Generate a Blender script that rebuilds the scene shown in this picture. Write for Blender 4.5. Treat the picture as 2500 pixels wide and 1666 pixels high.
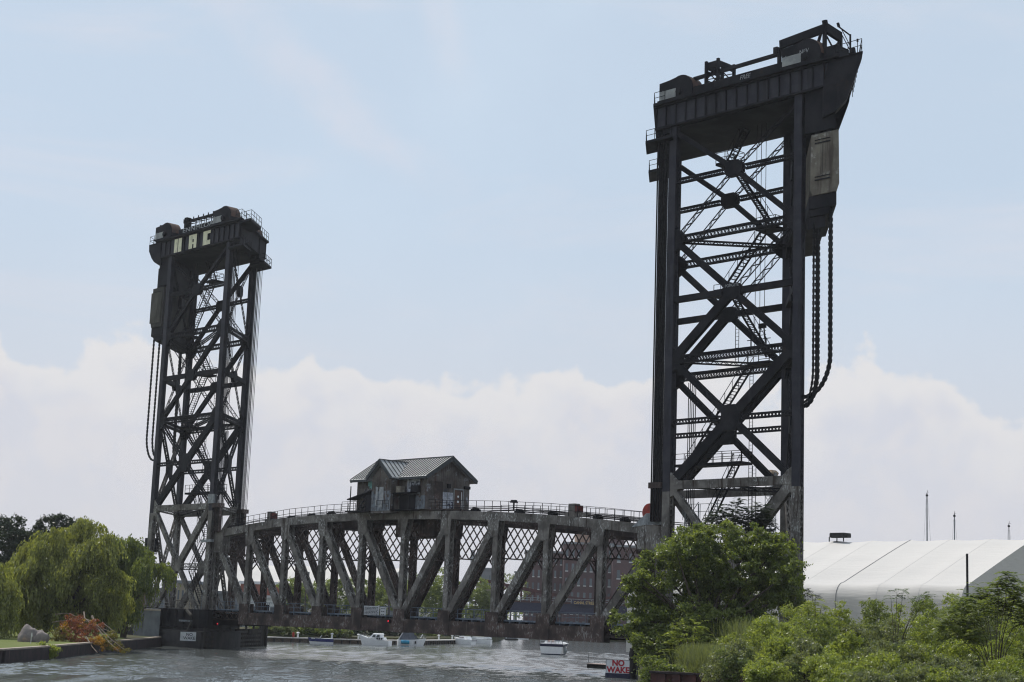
import bpy, math, random
import numpy as np
from mathutils import Vector, Matrix
random.seed(7)
R = math.radians
S = bpy.context.scene
for o in list(bpy.data.objects): bpy.data.objects.remove(o)
COL = S.collection

# ------------------------------------------------------------------ camera, world, sun, exposure
# World frame: X runs along the bridge (left tower to right tower), Y across it and away from the viewer, Z up, river level 0.
RIGHT = Vector((0.67862, 0.73448, 0)); YAW = Vector((-0.73448, 0.67862, 0))
EYE = Vector((195.416, -125.598, 5.656))
PITCH, ROLL = R(9.726), R(2.142)
fwd = YAW*math.cos(PITCH) + Vector((0, 0, math.sin(PITCH)))
up0 = -YAW*math.sin(PITCH) + Vector((0, 0, math.cos(PITCH)))
# roll: a vertical line leans to the right in the picture
cr, sr = math.cos(ROLL), math.sin(ROLL)
cx_ = RIGHT*cr + up0*sr
cy_ = up0*cr - RIGHT*sr
cam = bpy.data.cameras.new('camera'); cam.sensor_width = 36; cam.lens = 36*3944.22/2500
cam.clip_start = 1; cam.clip_end = 20000
camo = bpy.data.objects.new('camera', cam); COL.objects.link(camo)
camo.matrix_world = Matrix(((cx_.x, cy_.x, -fwd.x, EYE.x), (cx_.y, cy_.y, -fwd.y, EYE.y), (cx_.z, cy_.z, -fwd.z, EYE.z), (0, 0, 0, 1)))
S.camera = camo

SUN = (RIGHT*-.36 + YAW*.40 + Vector((0, 0, .86))).normalized()
sl = bpy.data.lights.new('sun', 'SUN'); sl.energy = 3.4; sl.angle = R(.6); sl.color = (1, .95, .87)
so = bpy.data.objects.new('sun', sl); COL.objects.link(so)
so.rotation_euler = SUN.to_track_quat('Z', 'Y').to_euler()

W = bpy.data.worlds.new('World'); S.world = W; W.use_nodes = True
def world():
    nt = W.node_tree; N = nt.nodes; L = nt.links; N.clear()
    def n(t, **k):
        q = N.new(t)
        for a, b in k.items(): setattr(q, a, b)
        return q
    def m(op, a, b=None, c=None):
        q = n('ShaderNodeMath', operation=op)
        for i, v in enumerate((a, b, c)):
            if v is None: continue
            if isinstance(v, (int, float)): q.inputs[i].default_value = v
            else: L.new(v, q.inputs[i])
        return q.outputs[0]
    def ss(x, lo, hi):
        q = n('ShaderNodeMapRange', interpolation_type='SMOOTHSTEP'); L.new(x, q.inputs[0])
        q.inputs[1].default_value = lo; q.inputs[2].default_value = hi; return q.outputs[0]
    def noise(vec, sc, det, rough, dist=0.):
        q = n('ShaderNodeTexNoise'); L.new(vec, q.inputs['Vector']); q.inputs['Scale'].default_value = sc
        q.inputs['Detail'].default_value = det; q.inputs['Roughness'].default_value = rough; q.inputs['Distortion'].default_value = dist
        return q.outputs[0]
    def mixc(f, a, b):
        q = n('ShaderNodeMix', data_type='RGBA'); L.new(f, q.inputs[0])
        for i, v in ((6, a), (7, b)):
            if isinstance(v, tuple): q.inputs[i].default_value = v
            else: L.new(v, q.inputs[i])
        return q.outputs[2]
    sky = n('ShaderNodeTexSky', sky_type='NISHITA'); sky.sun_disc = False
    sky.sun_elevation = math.asin(SUN.z); sky.sun_rotation = math.atan2(SUN.x, SUN.y)
    sky.air_density = 1.0; sky.dust_density = 1.6; sky.ozone_density = 2.0
    tc = n('ShaderNodeTexCoord'); sep = n('ShaderNodeSeparateXYZ'); 
    rot = n('ShaderNodeVectorRotate', rotation_type='Z_AXIS'); L.new(tc.outputs['Generated'], rot.inputs[0])
    rot.inputs['Angle'].default_value = -math.atan2(YAW.y, YAW.x)
    L.new(rot.outputs[0], sep.inputs[0])
    x, y, z = sep.outputs
    az = m('ARCTAN2', y, x)                       # bearing, positive to the left of north-west view line
    el = m('ARCSINE', z)
    comb = n('ShaderNodeCombineXYZ'); L.new(az, comb.inputs[0]); L.new(el, comb.inputs[1]); p = comb.outputs[0]
    # cumulus bank with a bumpy top
    off = n('ShaderNodeMapping'); off.inputs['Location'].default_value = (3.37, 1.9, 0); L.new(p, off.inputs[0])
    big = noise(off.outputs[0], 9.0, 3, .5); puff = noise(off.outputs[0], 19, 9, .56, .15)
    # heaped tops along the bank, lower to the right
    top = m('ADD', m('MULTIPLY', big, .15), m('MULTIPLY', az, .03))
    d = m('SUBTRACT', m('ADD', top, m('MULTIPLY', puff, .125)), el)
    cum = m('MULTIPLY', ss(d, -.022, -.010), ss(el, -.02, .05))
    lump = noise(p, 26, 7, .60, .2)
    # milky haze veil that thickens to the horizon
    veil = m('MULTIPLY', ss(m('MULTIPLY', el, -1), -.27, -.03), .93)
    # thin high streaks
    mp = n('ShaderNodeMapping'); L.new(p, mp.inputs[0]); mp.inputs['Rotation'].default_value = (0, 0, R(-38)); mp.inputs['Scale'].default_value = (1.1, 5.5, 1)
    cir = ss(noise(mp.outputs[0], 2.6, 6, .62, .6), .47, .74)
    soft = ss(noise(p, 4.5, 4, .5), .40, .70)
    base = mixc(m('ADD', m('MULTIPLY', soft, .1), .84), sky.outputs[0], (6.95, 8.25, 9.75, 1))
    def streak(a0, e0, sl, wd, lo, hi):
        u = m('SUBTRACT', m('MULTIPLY', m('SUBTRACT', az, a0), sl), m('SUBTRACT', el, e0)); u = m('ABSOLUTE', m('ADD', u, m('MULTIPLY', m('SUBTRACT', puff, .5), .05)))
        k = m('MULTIPLY', ss(m('MULTIPLY', u, -1), -wd, -wd*.1), m('MULTIPLY', ss(el, lo, lo+.05), ss(m('MULTIPLY', el, -1), -hi, -hi+.03)))
        return m('MULTIPLY', k, ss(noise(p, 12, 5, .6), .25, .7))
    st = m('MAXIMUM', streak(.063, .27, .72, .030, .24, .50), streak(.046, .34, 4.2, .085, .30, .50))
    base = mixc(m('MULTIPLY', st, .40), base, (8.6, 8.4, 9.1, 1))
    base = mixc(m('MULTIPLY', cir, .40), base, (8.7, 8.5, 9.1, 1))
    base = mixc(veil, base, (7.75, 7.75, 8.25, 1))
    shade = mixc(ss(lump, .40, .62), (7.6, 7.7, 8.5, 1), (8.8, 8.45, 8.6, 1))
    edge = mixc(m('MULTIPLY', ss(m('MULTIPLY', d, -1), -.034, .008), .85), shade, (9.7, 9.3, 9.0, 1))
    fade = m('MULTIPLY', cum, m('ADD', m('MULTIPLY', ss(el, .02, .16), .54), .15))
    col = mixc(fade, base, edge)
    bg = n('ShaderNodeBackground'); L.new(col, bg.inputs[0]); bg.inputs[1].default_value = .088
    out = n('ShaderNodeOutputWorld'); L.new(bg.outputs[0], out.inputs[0])
world()
S.view_settings.view_transform = 'Standard'; S.view_settings.look = 'None'
S.view_settings.exposure = 0; S.view_settings.gamma = 1; S.view_settings.use_curve_mapping = False
S.render.engine = 'CYCLES'
S.cycles.filter_width = 1.15; S.cycles.use_denoising = True; S.cycles.denoising_prefilter = 'ACCURATE'; S.cycles.denoising_input_passes = 'RGB_ALBEDO_NORMAL'; S.cycles.sample_clamp_indirect = 6
S.cycles.max_bounces = 6; S.cycles.diffuse_bounces = 3; S.cycles.glossy_bounces = 2; S.cycles.volume_bounces = 0
S.cycles.transmission_bounces = 3; S.cycles.transparent_max_bounces = 8

def CW(X, D, z=0.):
    """right / ahead of the view point on the map -> world"""
    p = EYE + RIGHT*X + YAW*D
    return Vector((p.x, p.y, z))
def PX(px, D, z=None, py=None):
    """map point at distance D ahead, on the bearing of picture column px; height z, or the height seen on row py"""
    F = 3944.22; ct, st = math.cos(PITCH), math.sin(PITCH)
    if py is None:
        dz = z-EYE.z; zc = D*ct+dz*st; v = F*(dz*ct-D*st)/zc
        u = ((px-1250)-v*sr)/cr
        return CW(u*zc/F, D, z)
    uu, vv = px-1250, 833-py; u = uu*cr-vv*sr; v = uu*sr+vv*cr; k = D/(F*ct-v*st)
    return CW(k*u, D, EYE.z+k*(F*st+v*ct))

# ------------------------------------------------------------------ materials
def objrand(m, c2):
    nt = m.node_tree; b = nt.nodes['Principled BSDF']; q = nt.nodes.new('ShaderNodeObjectInfo'); x = nt.nodes.new('ShaderNodeMix'); x.data_type = 'RGBA'
    l = b.inputs['Base Color'].links[0].from_socket; nt.links.new(q.outputs['Random'], x.inputs[0]); nt.links.new(l, x.inputs[6]); x.inputs[7].default_value = (*c2, 1); nt.links.new(x.outputs[2], b.inputs['Base Color'])
def lin(h):
    return tuple((c/255/12.92 if c/255 <= .04045 else ((c/255+.055)/1.055)**2.4) for c in h)
def mat(name, c1, c2=None, rough=.8, sc=1., lo=.4, hi=.6, det=5, c3=None, sc3=1., t3=(.6, .66), bump=0., bsc=4., metal=0., spec=.3, stretch=(1, 1, 1), transl=0., island=False, streak=None, coord='Object', flake=0.):
    M = bpy.data.materials.new(name); M.use_nodes = True; nt = M.node_tree; N = nt.nodes; L = nt.links
    b = N['Principled BSDF']; b.inputs['Roughness'].default_value = rough; b.inputs['Metallic'].default_value = metal
    b.inputs['Specular IOR Level'].default_value = spec
    tc = N.new('ShaderNodeTexCoord'); mp = N.new('ShaderNodeMapping'); mp.inputs['Scale'].default_value = stretch
    if coord == 'World':
        g = N.new('ShaderNodeNewGeometry'); L.new(g.outputs['Position'], mp.inputs[0])
    else: L.new(tc.outputs[coord], mp.inputs[0])
    def noise(s, d=det, vec=None):
        q = N.new('ShaderNodeTexNoise'); q.inputs['Scale'].default_value = s; q.inputs['Detail'].default_value = d; q.inputs['Roughness'].default_value = .6
        L.new(vec or mp.outputs[0], q.inputs['Vector']); return q.outputs[0]
    def ramp(x, a, bb):
        q = N.new('ShaderNodeMapRange'); q.interpolation_type = 'SMOOTHSTEP'; q.inputs[1].default_value = a; q.inputs[2].default_value = bb; L.new(x, q.inputs[0]); return q.outputs[0]
    def mix(f, a, bb):
        q = N.new('ShaderNodeMix'); q.data_type = 'RGBA'; L.new(f, q.inputs[0])
        for i, v in ((6, a), (7, bb)):
            if isinstance(v, tuple): q.inputs[i].default_value = (*v[:3], 1)
            else: L.new(v, q.inputs[i])
        return q.outputs[2]
    col = None
    if c2 is None: b.inputs['Base Color'].default_value = (*c1, 1)
    else:
        if island:
            g = N.new('ShaderNodeNewGeometry'); col = mix(g.outputs['Random Per Island'], c1, c2)
            if c3: col = mix(ramp(noise(sc3), *t3), col, c3)
        else:
            col = mix(ramp(noise(sc), lo, hi), c1, c2)
            if c3:
                fk = ramp(noise(sc3, 8), *t3)
                if flake:
                    mm_ = N.new('ShaderNodeMapping'); mm_.inputs['Scale'].default_value = (1, 1, .45); L.new(tc.outputs['Object'], mm_.inputs[0])
                    q = N.new('ShaderNodeMath'); q.operation = 'MULTIPLY'; L.new(ramp(noise(sc3, 8, mm_.outputs[0]), *t3), q.inputs[0]); L.new(ramp(noise(flake, 3), .46, .62), q.inputs[1]); fk = q.outputs[0]
                col = mix(fk, col, c3)
        if streak:
            m2 = N.new('ShaderNodeMapping'); m2.inputs['Scale'].default_value = (1, 1, .12); L.new(tc.outputs['Object'], m2.inputs[0])
            col = mix(ramp(noise(streak[0], 6, m2.outputs[0]), streak[2], streak[3]), col, streak[1])
        L.new(col, b.inputs['Base Color'])
    if bump:
        q = N.new('ShaderNodeBump'); q.inputs['Strength'].default_value = bump; q.inputs['Distance'].default_value = .1
        L.new(noise(bsc), q.inputs['Height']); L.new(q.outputs[0], b.inputs['Normal'])
    if transl:
        t = N.new('ShaderNodeBsdfTranslucent'); ms = N.new('ShaderNodeMixShader'); ms.inputs[0].default_value = transl
        if col: 
            q = N.new('ShaderNodeMix'); q.data_type = 'RGBA'; q.blend_type = 'MULTIPLY'; q.inputs[0].default_value = 1
            L.new(col, q.inputs[6]); q.inputs[7].default_value = (1.9, 1.9, .8, 1); L.new(q.outputs[2], t.inputs[0])
        else: t.inputs[0].default_value = (*c1, 1)
        L.new(b.outputs[0], ms.inputs[1]); L.new(t.outputs[0], ms.inputs[2]); L.new(ms.outputs[0], N['Material Output'].inputs[0])
    return M
M = {}
M['black'] = mat('black_painted_steel', (.007, .007, .010), (.022, .021, .025), .70, .35, .35, .7, c3=(.032, .022, .018), sc3=.5, t3=(.60, .74), bump=.15, streak=(1.1, (.035, .035, .04), .60, .82), spec=.12)
M['girder'] = mat('blue_black_girder_plate', (.024, .024, .034), (.036, .035, .045), .6, .6, spec=.2, streak=(1.2, (.014, .013, .016), .5, .7))
M['worn'] = mat('peeling_grey_steel', (.082, .075, .068), (.195, .180, .165), .8, .55, .35, .68, c3=(.36, .36, .35), sc3=6.5, t3=(.50, .60), bump=.2, streak=(1.6, (.040, .028, .022), .54, .70), spec=.2, flake=.45)
M['rusty'] = mat('rust_brown_steel', (.032, .025, .024), (.095, .066, .058), .85, .4, .35, .65, c3=(.24, .23, .22), sc3=6., t3=(.52, .62), bump=.2, streak=(1.3, (.11, .098, .09), .60, .76), spec=.2, flake=.4)
M['rust'] = mat('rusted_sheet', (.10, .055, .04), (.05, .035, .03), .8, 1.2, .35, .65)
M['bluegrey'] = mat('blue_grey_walkway_steel', (.10, .13, .17), (.16, .19, .23), .6, 1.5)
M['galv'] = mat('galvanised_steel', (.26, .28, .29), (.18, .19, .20), .5, 2)
M['rope'] = mat('greased_wire_rope', (.010, .010, .012), (.022, .022, .024), .9, 4, spec=.1)
M['ropelight'] = mat('bare_wire_rope', (.20, .20, .20), (.10, .10, .10), .45, 1, stretch=(1, 1, .05))
M['red'] = mat('faded_red_paint', (.36, .045, .028), (.22, .04, .03), .7, 2)
M['darkred'] = mat('dull_dark_red_paint', (.12, .022, .018), (.06, .018, .016), .8, 2)
M['louver'] = mat('aluminium_louver', (.36, .37, .36), (.26, .27, .27), .45, 1)
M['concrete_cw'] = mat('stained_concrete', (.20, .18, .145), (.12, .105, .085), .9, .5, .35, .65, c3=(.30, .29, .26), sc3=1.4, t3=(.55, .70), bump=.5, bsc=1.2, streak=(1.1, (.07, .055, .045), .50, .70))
M['concrete_lit'] = mat('concrete_lit_end', (.10, .095, .082), (.065, .06, .052), .9, .6, .35, .65, bump=.3, streak=(1.1, (.04, .036, .03), .5, .7))  # lighter concrete: light on the left counterweight's near end put into the colour
M['concrete_dark'] = mat('dark_concrete', (.035, .033, .030), (.060, .056, .050), .9, .5, .35, .65, bump=.3, bsc=1.2, streak=(.8, (.02, .018, .018), .5, .75))  # darker than the right counterweight's concrete; also on the drain pipe
M['concrete'] = mat('grey_concrete', (.14, .15, .165), (.09, .10, .115), .9, .5, .35, .65, bump=.2, bsc=1.5, streak=(.7, (.06, .06, .062), .55, .75))
M['darkconcrete'] = mat('algae_dark_concrete', (.020, .020, .024), (.042, .040, .042), .9, .4, .35, .65, bump=.3, bsc=1.0, streak=(.7, (.07, .065, .06), .66, .8))
M['cream'] = mat('cream_painted_letter', (.80, .77, .57), (.62, .60, .45), .8, 1.2, .45, .7)
M['white'] = mat('white_paint', (.72, .73, .73), (.60, .61, .61), .5, 3)
M['whitegel'] = mat('white_gelcoat', (.86, .86, .86), (.80, .80, .81), .25, 2, spec=.5)
M['bluegel'] = mat('blue_gelcoat', (.03, .04, .16), (.04, .05, .18), .25, 2, spec=.5)
M['navy'] = mat('navy_paint', (.012, .014, .045), (.02, .022, .05), .5, 2)
M['canvas'] = mat('grey_boat_canvas', (.12, .13, .16), (.09, .10, .12), .9, 2)
M['turq'] = mat('turquoise_tarp', (.03, .30, .46), (.02, .22, .38), .7, 2)
M['glass'] = mat('dark_window_glass', (.02, .024, .028), (.03, .035, .04), .12, 1, spec=.6)
M['rubber'] = mat('black_rubber', (.012, .012, .013), (.02, .02, .02), .7, 4)
M['textred'] = mat('sign_red_paint', (.36, .02, .035), None, .5)
M['textdark'] = mat('sign_dark_paint', (.04, .045, .06), None, .6)
M['textgrey'] = mat('sprayed_grey_paint', (.34, .35, .36), (.25, .26, .27), .8, 3)
M['gold'] = mat('gold_letter_paint', (.45, .32, .12), None, .5)
M['signwhite'] = mat('weathered_white_sign', (.66, .68, .70), (.52, .54, .56), .6, 1.2, .4, .7)
M['signgrey'] = mat('faded_notice_board', (.50, .51, .52), (.38, .39, .41), .7, 1.4)
M['siding'] = mat('rust_stained_sheet_siding', (.065, .055, .050), (.15, .135, .125), .8, .8, .35, .65, c3=(.34, .36, .40), sc3=1.1, t3=(.56, .70), bump=.2, streak=(1.5, (.075, .042, .030), .52, .70))
M['graff_grey'] = mat('grey_graffiti_paint', (.46, .48, .53), (.26, .28, .32), .8, 2.2, .4, .6, streak=(2., (.16, .15, .15), .56, .7))
M['graff_blue'] = mat('pale_blue_paint_patch', (.15, .175, .205), (.08, .09, .105), .8, 1.5, .35, .65, c3=(.07, .05, .04), sc3=2., t3=(.52, .62), streak=(2.2, (.26, .28, .31), .52, .66))
M['graff_teal'] = mat('teal_graffiti_paint', (.16, .36, .36), (.25, .46, .45), .8, 3)
M['roofdark'] = mat('dark_roof_trim', (.035, .04, .045), (.05, .055, .06), .6, 2)
M['roofmetal'] = mat('standing_seam_roof_metal', (.35, .36, .36), (.28, .29, .29), .45, .7, spec=.5)
M['timber'] = mat('tarred_timber', (.022, .020, .020), (.045, .040, .036), .9, 1.5, stretch=(1, 1, .2), c3=(.10, .09, .08), sc3=1.3, t3=(.66, .76))
M['dockside'] = mat('brown_dock_boards', (.10, .075, .055), (.055, .04, .032), .85, 3, stretch=(1, 1, 3))
M['dockcap'] = mat('pale_dock_cap', (.56, .53, .50), (.44, .41, .38), .8, 2)
M['pinkdeck'] = mat('pink_weathered_deck', (.50, .38, .34), (.42, .33, .30), .85, 3)
M['oldwood'] = mat('weathered_wood', (.26, .19, .13), (.17, .12, .08), .85, 3)
M['piling'] = mat('rusty_sheet_piling', (.045, .030, .032), (.022, .018, .020), .85, 1.2, .35, .65, streak=(2., (.09, .06, .055), .60, .74))
M['pilingred'] = mat('red_brown_sheet_piling', (.10, .045, .038), (.06, .032, .03), .85, 1.2, .35, .65)
M['pilecap'] = mat('sandy_wall_cap', (.36, .30, .25), (.26, .22, .18), .85, 2)
M['brick'] = mat('red_brown_brick', (.105, .060, .062), (.085, .052, .056), .9, .3)
M['brick2'] = mat('orange_red_brick', (.23, .085, .062), (.18, .07, .05), .9, .3)
M['beige'] = mat('beige_brick', (.30, .20, .15), (.26, .18, .14), .9, .2)
M['greywall'] = mat('grey_wall', (.20, .21, .23), (.16, .17, .18), .9, .2)
M['tan'] = mat('tan_wall', (.26, .23, .18), (.22, .19, .15), .9, .2)
M['pane'] = mat('dusty_window_pane', (.055, .07, .09), (.09, .11, .13), .4, .3)
objrand(M['pane'], (.16, .19, .21))
M['sill'] = mat('pale_stone_trim', (.50, .50, .50), None, .8)
M['tent'] = mat('white_pvc_membrane', (.62, .595, .57), (.57, .55, .53), .75, .12, .3, .7, spec=.15, bump=.8, bsc=.9, stretch=(.22, .8, 2.4), transl=.08)
M['tentrib'] = mat('tent_rib_webbing', (.62, .60, .58), None, .8)
M['tentseam'] = mat('tent_seam_webbing', (.16, .16, .17), None, .8)
M['bridgered'] = mat('dark_red_bridge_steel', (.085, .030, .030), (.06, .026, .027), .8, .5)
M['rock'] = mat('granite_boulder', (.22, .19, .18), (.13, .115, .115), .9, .9, .35, .65, c3=(.30, .22, .18), sc3=.6, t3=(.55, .7), bump=.6, bsc=2.5)
M['lawn'] = mat('mown_lawn', (.095, .125, .022), (.125, .140, .035), .95, .35, .35, .65, bump=.3, bsc=8, coord='World')
M['earth'] = mat('weedy_earth', (.045, .055, .018), (.07, .06, .03), .95, .3, bump=.3, bsc=3, coord='World')
M['bark'] = mat('brown_bark', (.05, .04, .032), (.09, .072, .055), .95, 3, stretch=(1, 1, .3), bump=.4, bsc=6)
M['barkpale'] = mat('pale_dead_branch', (.22, .18, .15), (.13, .10, .08), .9, 3)
def leafmat(name, a, b, c=None, sc3=.5, t3=(.5, .6), tr=.42): return mat(name, a, b, .42, island=True, c3=c, sc3=sc3, t3=t3, transl=tr, spec=.45)
M['elm'] = leafmat('elm_leaves', (0.08, 0.106, 0.03), (0.195, 0.228, 0.068), (0.098, 0.128, 0.042), .35, (.5, .6))
M['bushleaf'] = leafmat('bright_shrub_leaves', (0.125, 0.155, 0.034), (0.28, 0.315, 0.085), (0.145, 0.185, 0.046), .3, (.48, .6))
M['bushleaf2'] = leafmat('silvery_shrub_leaves', (0.095, 0.112, 0.055), (0.19, 0.21, 0.115), (0.09, 0.12, 0.045), .4, (.5, .6))
M['ailanthus'] = leafmat('dark_compound_leaves', (.035, .070, .016), (.085, .130, .028), None)
M['willow'] = leafmat('willow_leaves', (0.105, 0.12, 0.036), (0.28, 0.295, 0.095), (0.17, 0.178, 0.054), .18, (.5, .62))
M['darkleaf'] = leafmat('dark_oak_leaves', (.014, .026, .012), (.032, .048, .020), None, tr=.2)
M['farleaf'] = leafmat('far_tree_leaves', (0.09, 0.12, 0.035), (0.175, 0.205, 0.065), (0.08, 0.105, 0.035), .12, (.5, .6))
M['redleaf'] = leafmat('red_autumn_leaves', (.13, .040, .034), (.22, .080, .050), None)
M['goldleaf'] = leafmat('gold_autumn_leaves', (.42, .22, .030), (.24, .15, .035), None)
M['olive'] = leafmat('olive_wilting_leaves', (.095, .085, .022), (.15, .13, .035), None)
M['weed'] = leafmat('feathery_weed', (.115, .130, .060), (.16, .18, .085), None)
M['skin'] = mat('skin', (.45, .25, .18), None, .6)
M['shirt'] = mat('pink_shirt', (.55, .20, .18), None, .8)

# ------------------------------------------------------------------ mesh helpers
class MB:
    def __init__(s): s.v = []; s.f = []
    def poly(s, pts):
        i = len(s.v); s.v += [tuple(p) for p in pts]; s.f.append(tuple(range(i, i+len(pts)))); return s
    def hexa(s, p):            # 8 corners: bottom ring 0-3, top ring 4-7
        i = len(s.v); s.v += [tuple(q) for q in p]
        s.f += [(i, i+3, i+2, i+1), (i+4, i+5, i+6, i+7), (i, i+1, i+5, i+4), (i+1, i+2, i+6, i+5), (i+2, i+3, i+7, i+6), (i+3, i, i+4, i+7)]; return s
    def box(s, x0, x1, y0, y1, z0, z1):
        return s.hexa([(x0, y0, z0), (x1, y0, z0), (x1, y1, z0), (x0, y1, z0), (x0, y0, z1), (x1, y0, z1), (x1, y1, z1), (x0, y1, z1)])
    def bar(s, p, q, w, h=None, side=None):
        """box from p to q; h along `side`, w across"""
        p = Vector(p); q = Vector(q); d = (q-p)
        if d.length < 1e-6: return s
        d.normalize(); h = h or w
        sd = Vector(side) if side else (Vector((0, 0, 1)) if abs(d.z) < .9 else Vector((0, 1, 0)))
        a = d.cross(sd)
        if a.length < 1e-6: a = d.cross(Vector((1, 0, 0)))
        a.normalize(); b = a.cross(d).normalized(); a = a*w/2; b = b*h/2
        return s.hexa([p-a-b, p+a-b, p+a+b, p-a+b, q-a-b, q+a-b, q+a+b, q-a+b])
    def prism(s, pts, ext):     # planar outline extruded by vector
        e = Vector(ext); n = len(pts); i = len(s.v)
        s.v += [tuple(p) for p in pts]+[tuple(Vector(p)+e) for p in pts]
        s.f += [tuple(range(i, i+n)), tuple(range(i+2*n-1, i+n-1, -1))]
        for k in range(n): s.f.append((i+(k+1) % n, i+k, i+n+k, i+n+(k+1) % n))
        return s
    def tube(s, pts, r, k=6, caps=True):
        pts = [Vector(p) for p in pts]; rs = r if isinstance(r, (list, tuple)) else [r]*len(pts); i0 = len(s.v)
        for j, p in enumerate(pts):
            d = (pts[min(j+1, len(pts)-1)]-pts[max(j-1, 0)]).normalized()
            a = d.orthogonal().normalized() if abs(d.z) > .95 else d.cross(Vector((0, 0, 1))).normalized()
            b = d.cross(a)
            for t in range(k):
                c = 2*math.pi*t/k; s.v.append(tuple(p+(a*math.cos(c)+b*math.sin(c))*rs[j]))
        for j in range(len(pts)-1):
            for t in range(k):
                a0 = i0+j*k+t; a1 = i0+j*k+(t+1) % k; s.f.append((a0, a1, a1+k, a0+k))
        if caps: s.f += [tuple(range(i0+k-1, i0-1, -1)), tuple(range(i0+(len(pts)-1)*k, i0+len(pts)*k))]
        return s
    def laced(s, p, q, a, b, side=(0, 1, 0), plates='s', pitch=None, t=.035, lw=.07, cross=False):
        """riveted box member; `side` = out-of-plane axis, a in-plane width, b out-of-plane depth.
        plates 's': solid plates on the +-side faces; 'n': on the in-plane faces; 'sn' all; '' none. Other faces are laced."""
        p = Vector(p); q = Vector(q); d = (q-p); Ln = d.length; d.normalize(); sd = Vector(side)
        sd = (sd-d*sd.dot(d)).normalized(); n = d.cross(sd).normalized()
        an = min(.13, a*.25, b*.25) if min(a, b) > .3 else min(a, b)*.22
        for i in (-1, 1):
            for j in (-1, 1):
                c = sd*(i*(b/2-an/2))+n*(j*(a/2-an/2)); s.bar(p+c, q+c, an, an, sd)
        for face in ('s', 'n'):
            for i in (-1, 1):
                if face == 's': off = sd*(i*(b/2-t*.2)); wd = n; w = a; nm = sd
                else: off = n*(i*(a/2-t*.2)); wd = sd; w = b; nm = n
                if face in plates:
                    s.bar(p+off, q+off, w-.012, t, nm); continue
                pt = pitch or w*.85; k = max(2, int(Ln/pt)); hw = w/2-an*.6
                for m in range(k):
                    a0 = p+d*(Ln*m/k)+off; a1 = p+d*(Ln*(m+1)/k)+off; sg = 1 if m % 2 else -1
                    s.bar(a0+wd*hw*sg, a1-wd*hw*sg, lw, t*.6, nm)
                    if cross: s.bar(a0-wd*hw*sg, a1+wd*hw*sg, lw, t*.6, nm)
        return s
    def rail(s, pts, h=1.1, sp=1.6, r=.035, rails=(1., .52)):
        pts = [Vector(p) for p in pts]
        for a, b in zip(pts, pts[1:]):
            n = max(1, round((b-a).length/sp))
            for k in range(n+1):
                c = a.lerp(b, k/n); s.bar(c, c+Vector((0, 0, h)), r*1.6)
            for f in rails: s.bar(a+Vector((0, 0, h*f)), b+Vector((0, 0, h*f)), r*1.6)
        return s
    def stair(s, a, b, w=.8, side=(0, 1, 0)):
        a = Vector(a); b = Vector(b); sd = Vector(side).normalized()*w/2; n = max(3, int(abs(b.z-a.z)/.30))
        for k in (-1, 1):
            s.bar(a+sd*k, b+sd*k, .05, .22); s.bar(a+sd*k+Vector((0, 0, 1)), b+sd*k+Vector((0, 0, 1)), .05)
            for j in range(0, n+1, 4):
                c = a.lerp(b, j/n)+sd*k; s.bar(c, c+Vector((0, 0, 1)), .045)
        for j in range(n): c = a.lerp(b, (j+.5)/n); s.bar(c-sd, c+sd, .24, .04, (0, 0, 1))
        return s
    def build(s, name, m=None, parent=None, smooth=False, loc=None):
        me = bpy.data.meshes.new(name)
        vs = s.v
        if loc is not None: l = Vector(loc); vs = [(x-l.x, y-l.y, z-l.z) for x, y, z in s.v]
        me.from_pydata(vs, [], s.f); me.update()
        if smooth: me.polygons.foreach_set('use_smooth', [True]*len(me.polygons))
        o = bpy.data.objects.new(name, me); COL.objects.link(o)
        if m: me.materials.append(M[m] if isinstance(m, str) else m)
        if loc is not None: o.location = loc
        if parent: o.parent = parent; 
        return o
def thing(name, label, cat, loc=(0, 0, 0), rz=0, group=None):
    o = bpy.data.objects.new(name, None); COL.objects.link(o); o.location = loc; o.rotation_euler = (0, 0, rz)
    o.empty_display_size = .5
    return tag(o, label, cat, group)
def tag(o, label, cat, group=None):
    o['label'] = label; o['category'] = cat
    if group: o['group'] = group
    return o
def struct(o, kind='structure'): o['kind'] = kind; return o
def part(mb, name, m, root, smooth=False, label=None):
    """mesh given in world coordinates, parented to an unrotated root"""
    c = mb.build(name, m, None, smooth); top = root; off = Vector((0, 0, 0))
    while top: off += Vector(top.location); top = top.parent
    me = c.data; me.transform(Matrix.Translation(-off)); c.parent = root
    if label: c['label'] = label
    return c
def lpart(mb, name, m, root, smooth=False, label=None):
    """mesh given in the root's own coordinates"""
    c = mb.build(name, m, root, smooth)
    if label: c['label'] = label
    return c
def text(name, s, size, m, root, matrix, ext=.02, shear=0., sx=1., bold=0.):
    cu = bpy.data.curves.new(name, 'FONT'); cu.body = s; cu.size = size; cu.extrude = ext; cu.align_x = 'CENTER'; cu.align_y = 'CENTER'; cu.shear = shear; cu.offset = bold; cu.space_line = .86
    t = bpy.data.objects.new(name, cu); COL.objects.link(t); dg = bpy.context.evaluated_depsgraph_get()
    me = bpy.data.meshes.new_from_object(t.evaluated_get(dg)); bpy.data.objects.remove(t)
    me.transform(Matrix.Scale(sx, 4, (1, 0, 0))); me.transform(matrix); me.materials.clear(); me.materials.append(M[m])
    o = bpy.data.objects.new(name, me); COL.objects.link(o)
    if root: o.parent = root
    return o
def frame_mat(origin, xdir, zup=(0, 0, 1)):
    """text plane: x along xdir, y up, facing out of the page"""
    x = Vector(xdir).normalized(); y = Vector(zup).normalized(); z = x.cross(y); o = Vector(origin)
    return Matrix(((x.x, y.x, z.x, o.x), (x.y, y.y, z.y, o.y), (x.z, y.z, z.z, o.z), (0, 0, 0, 1)))
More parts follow.
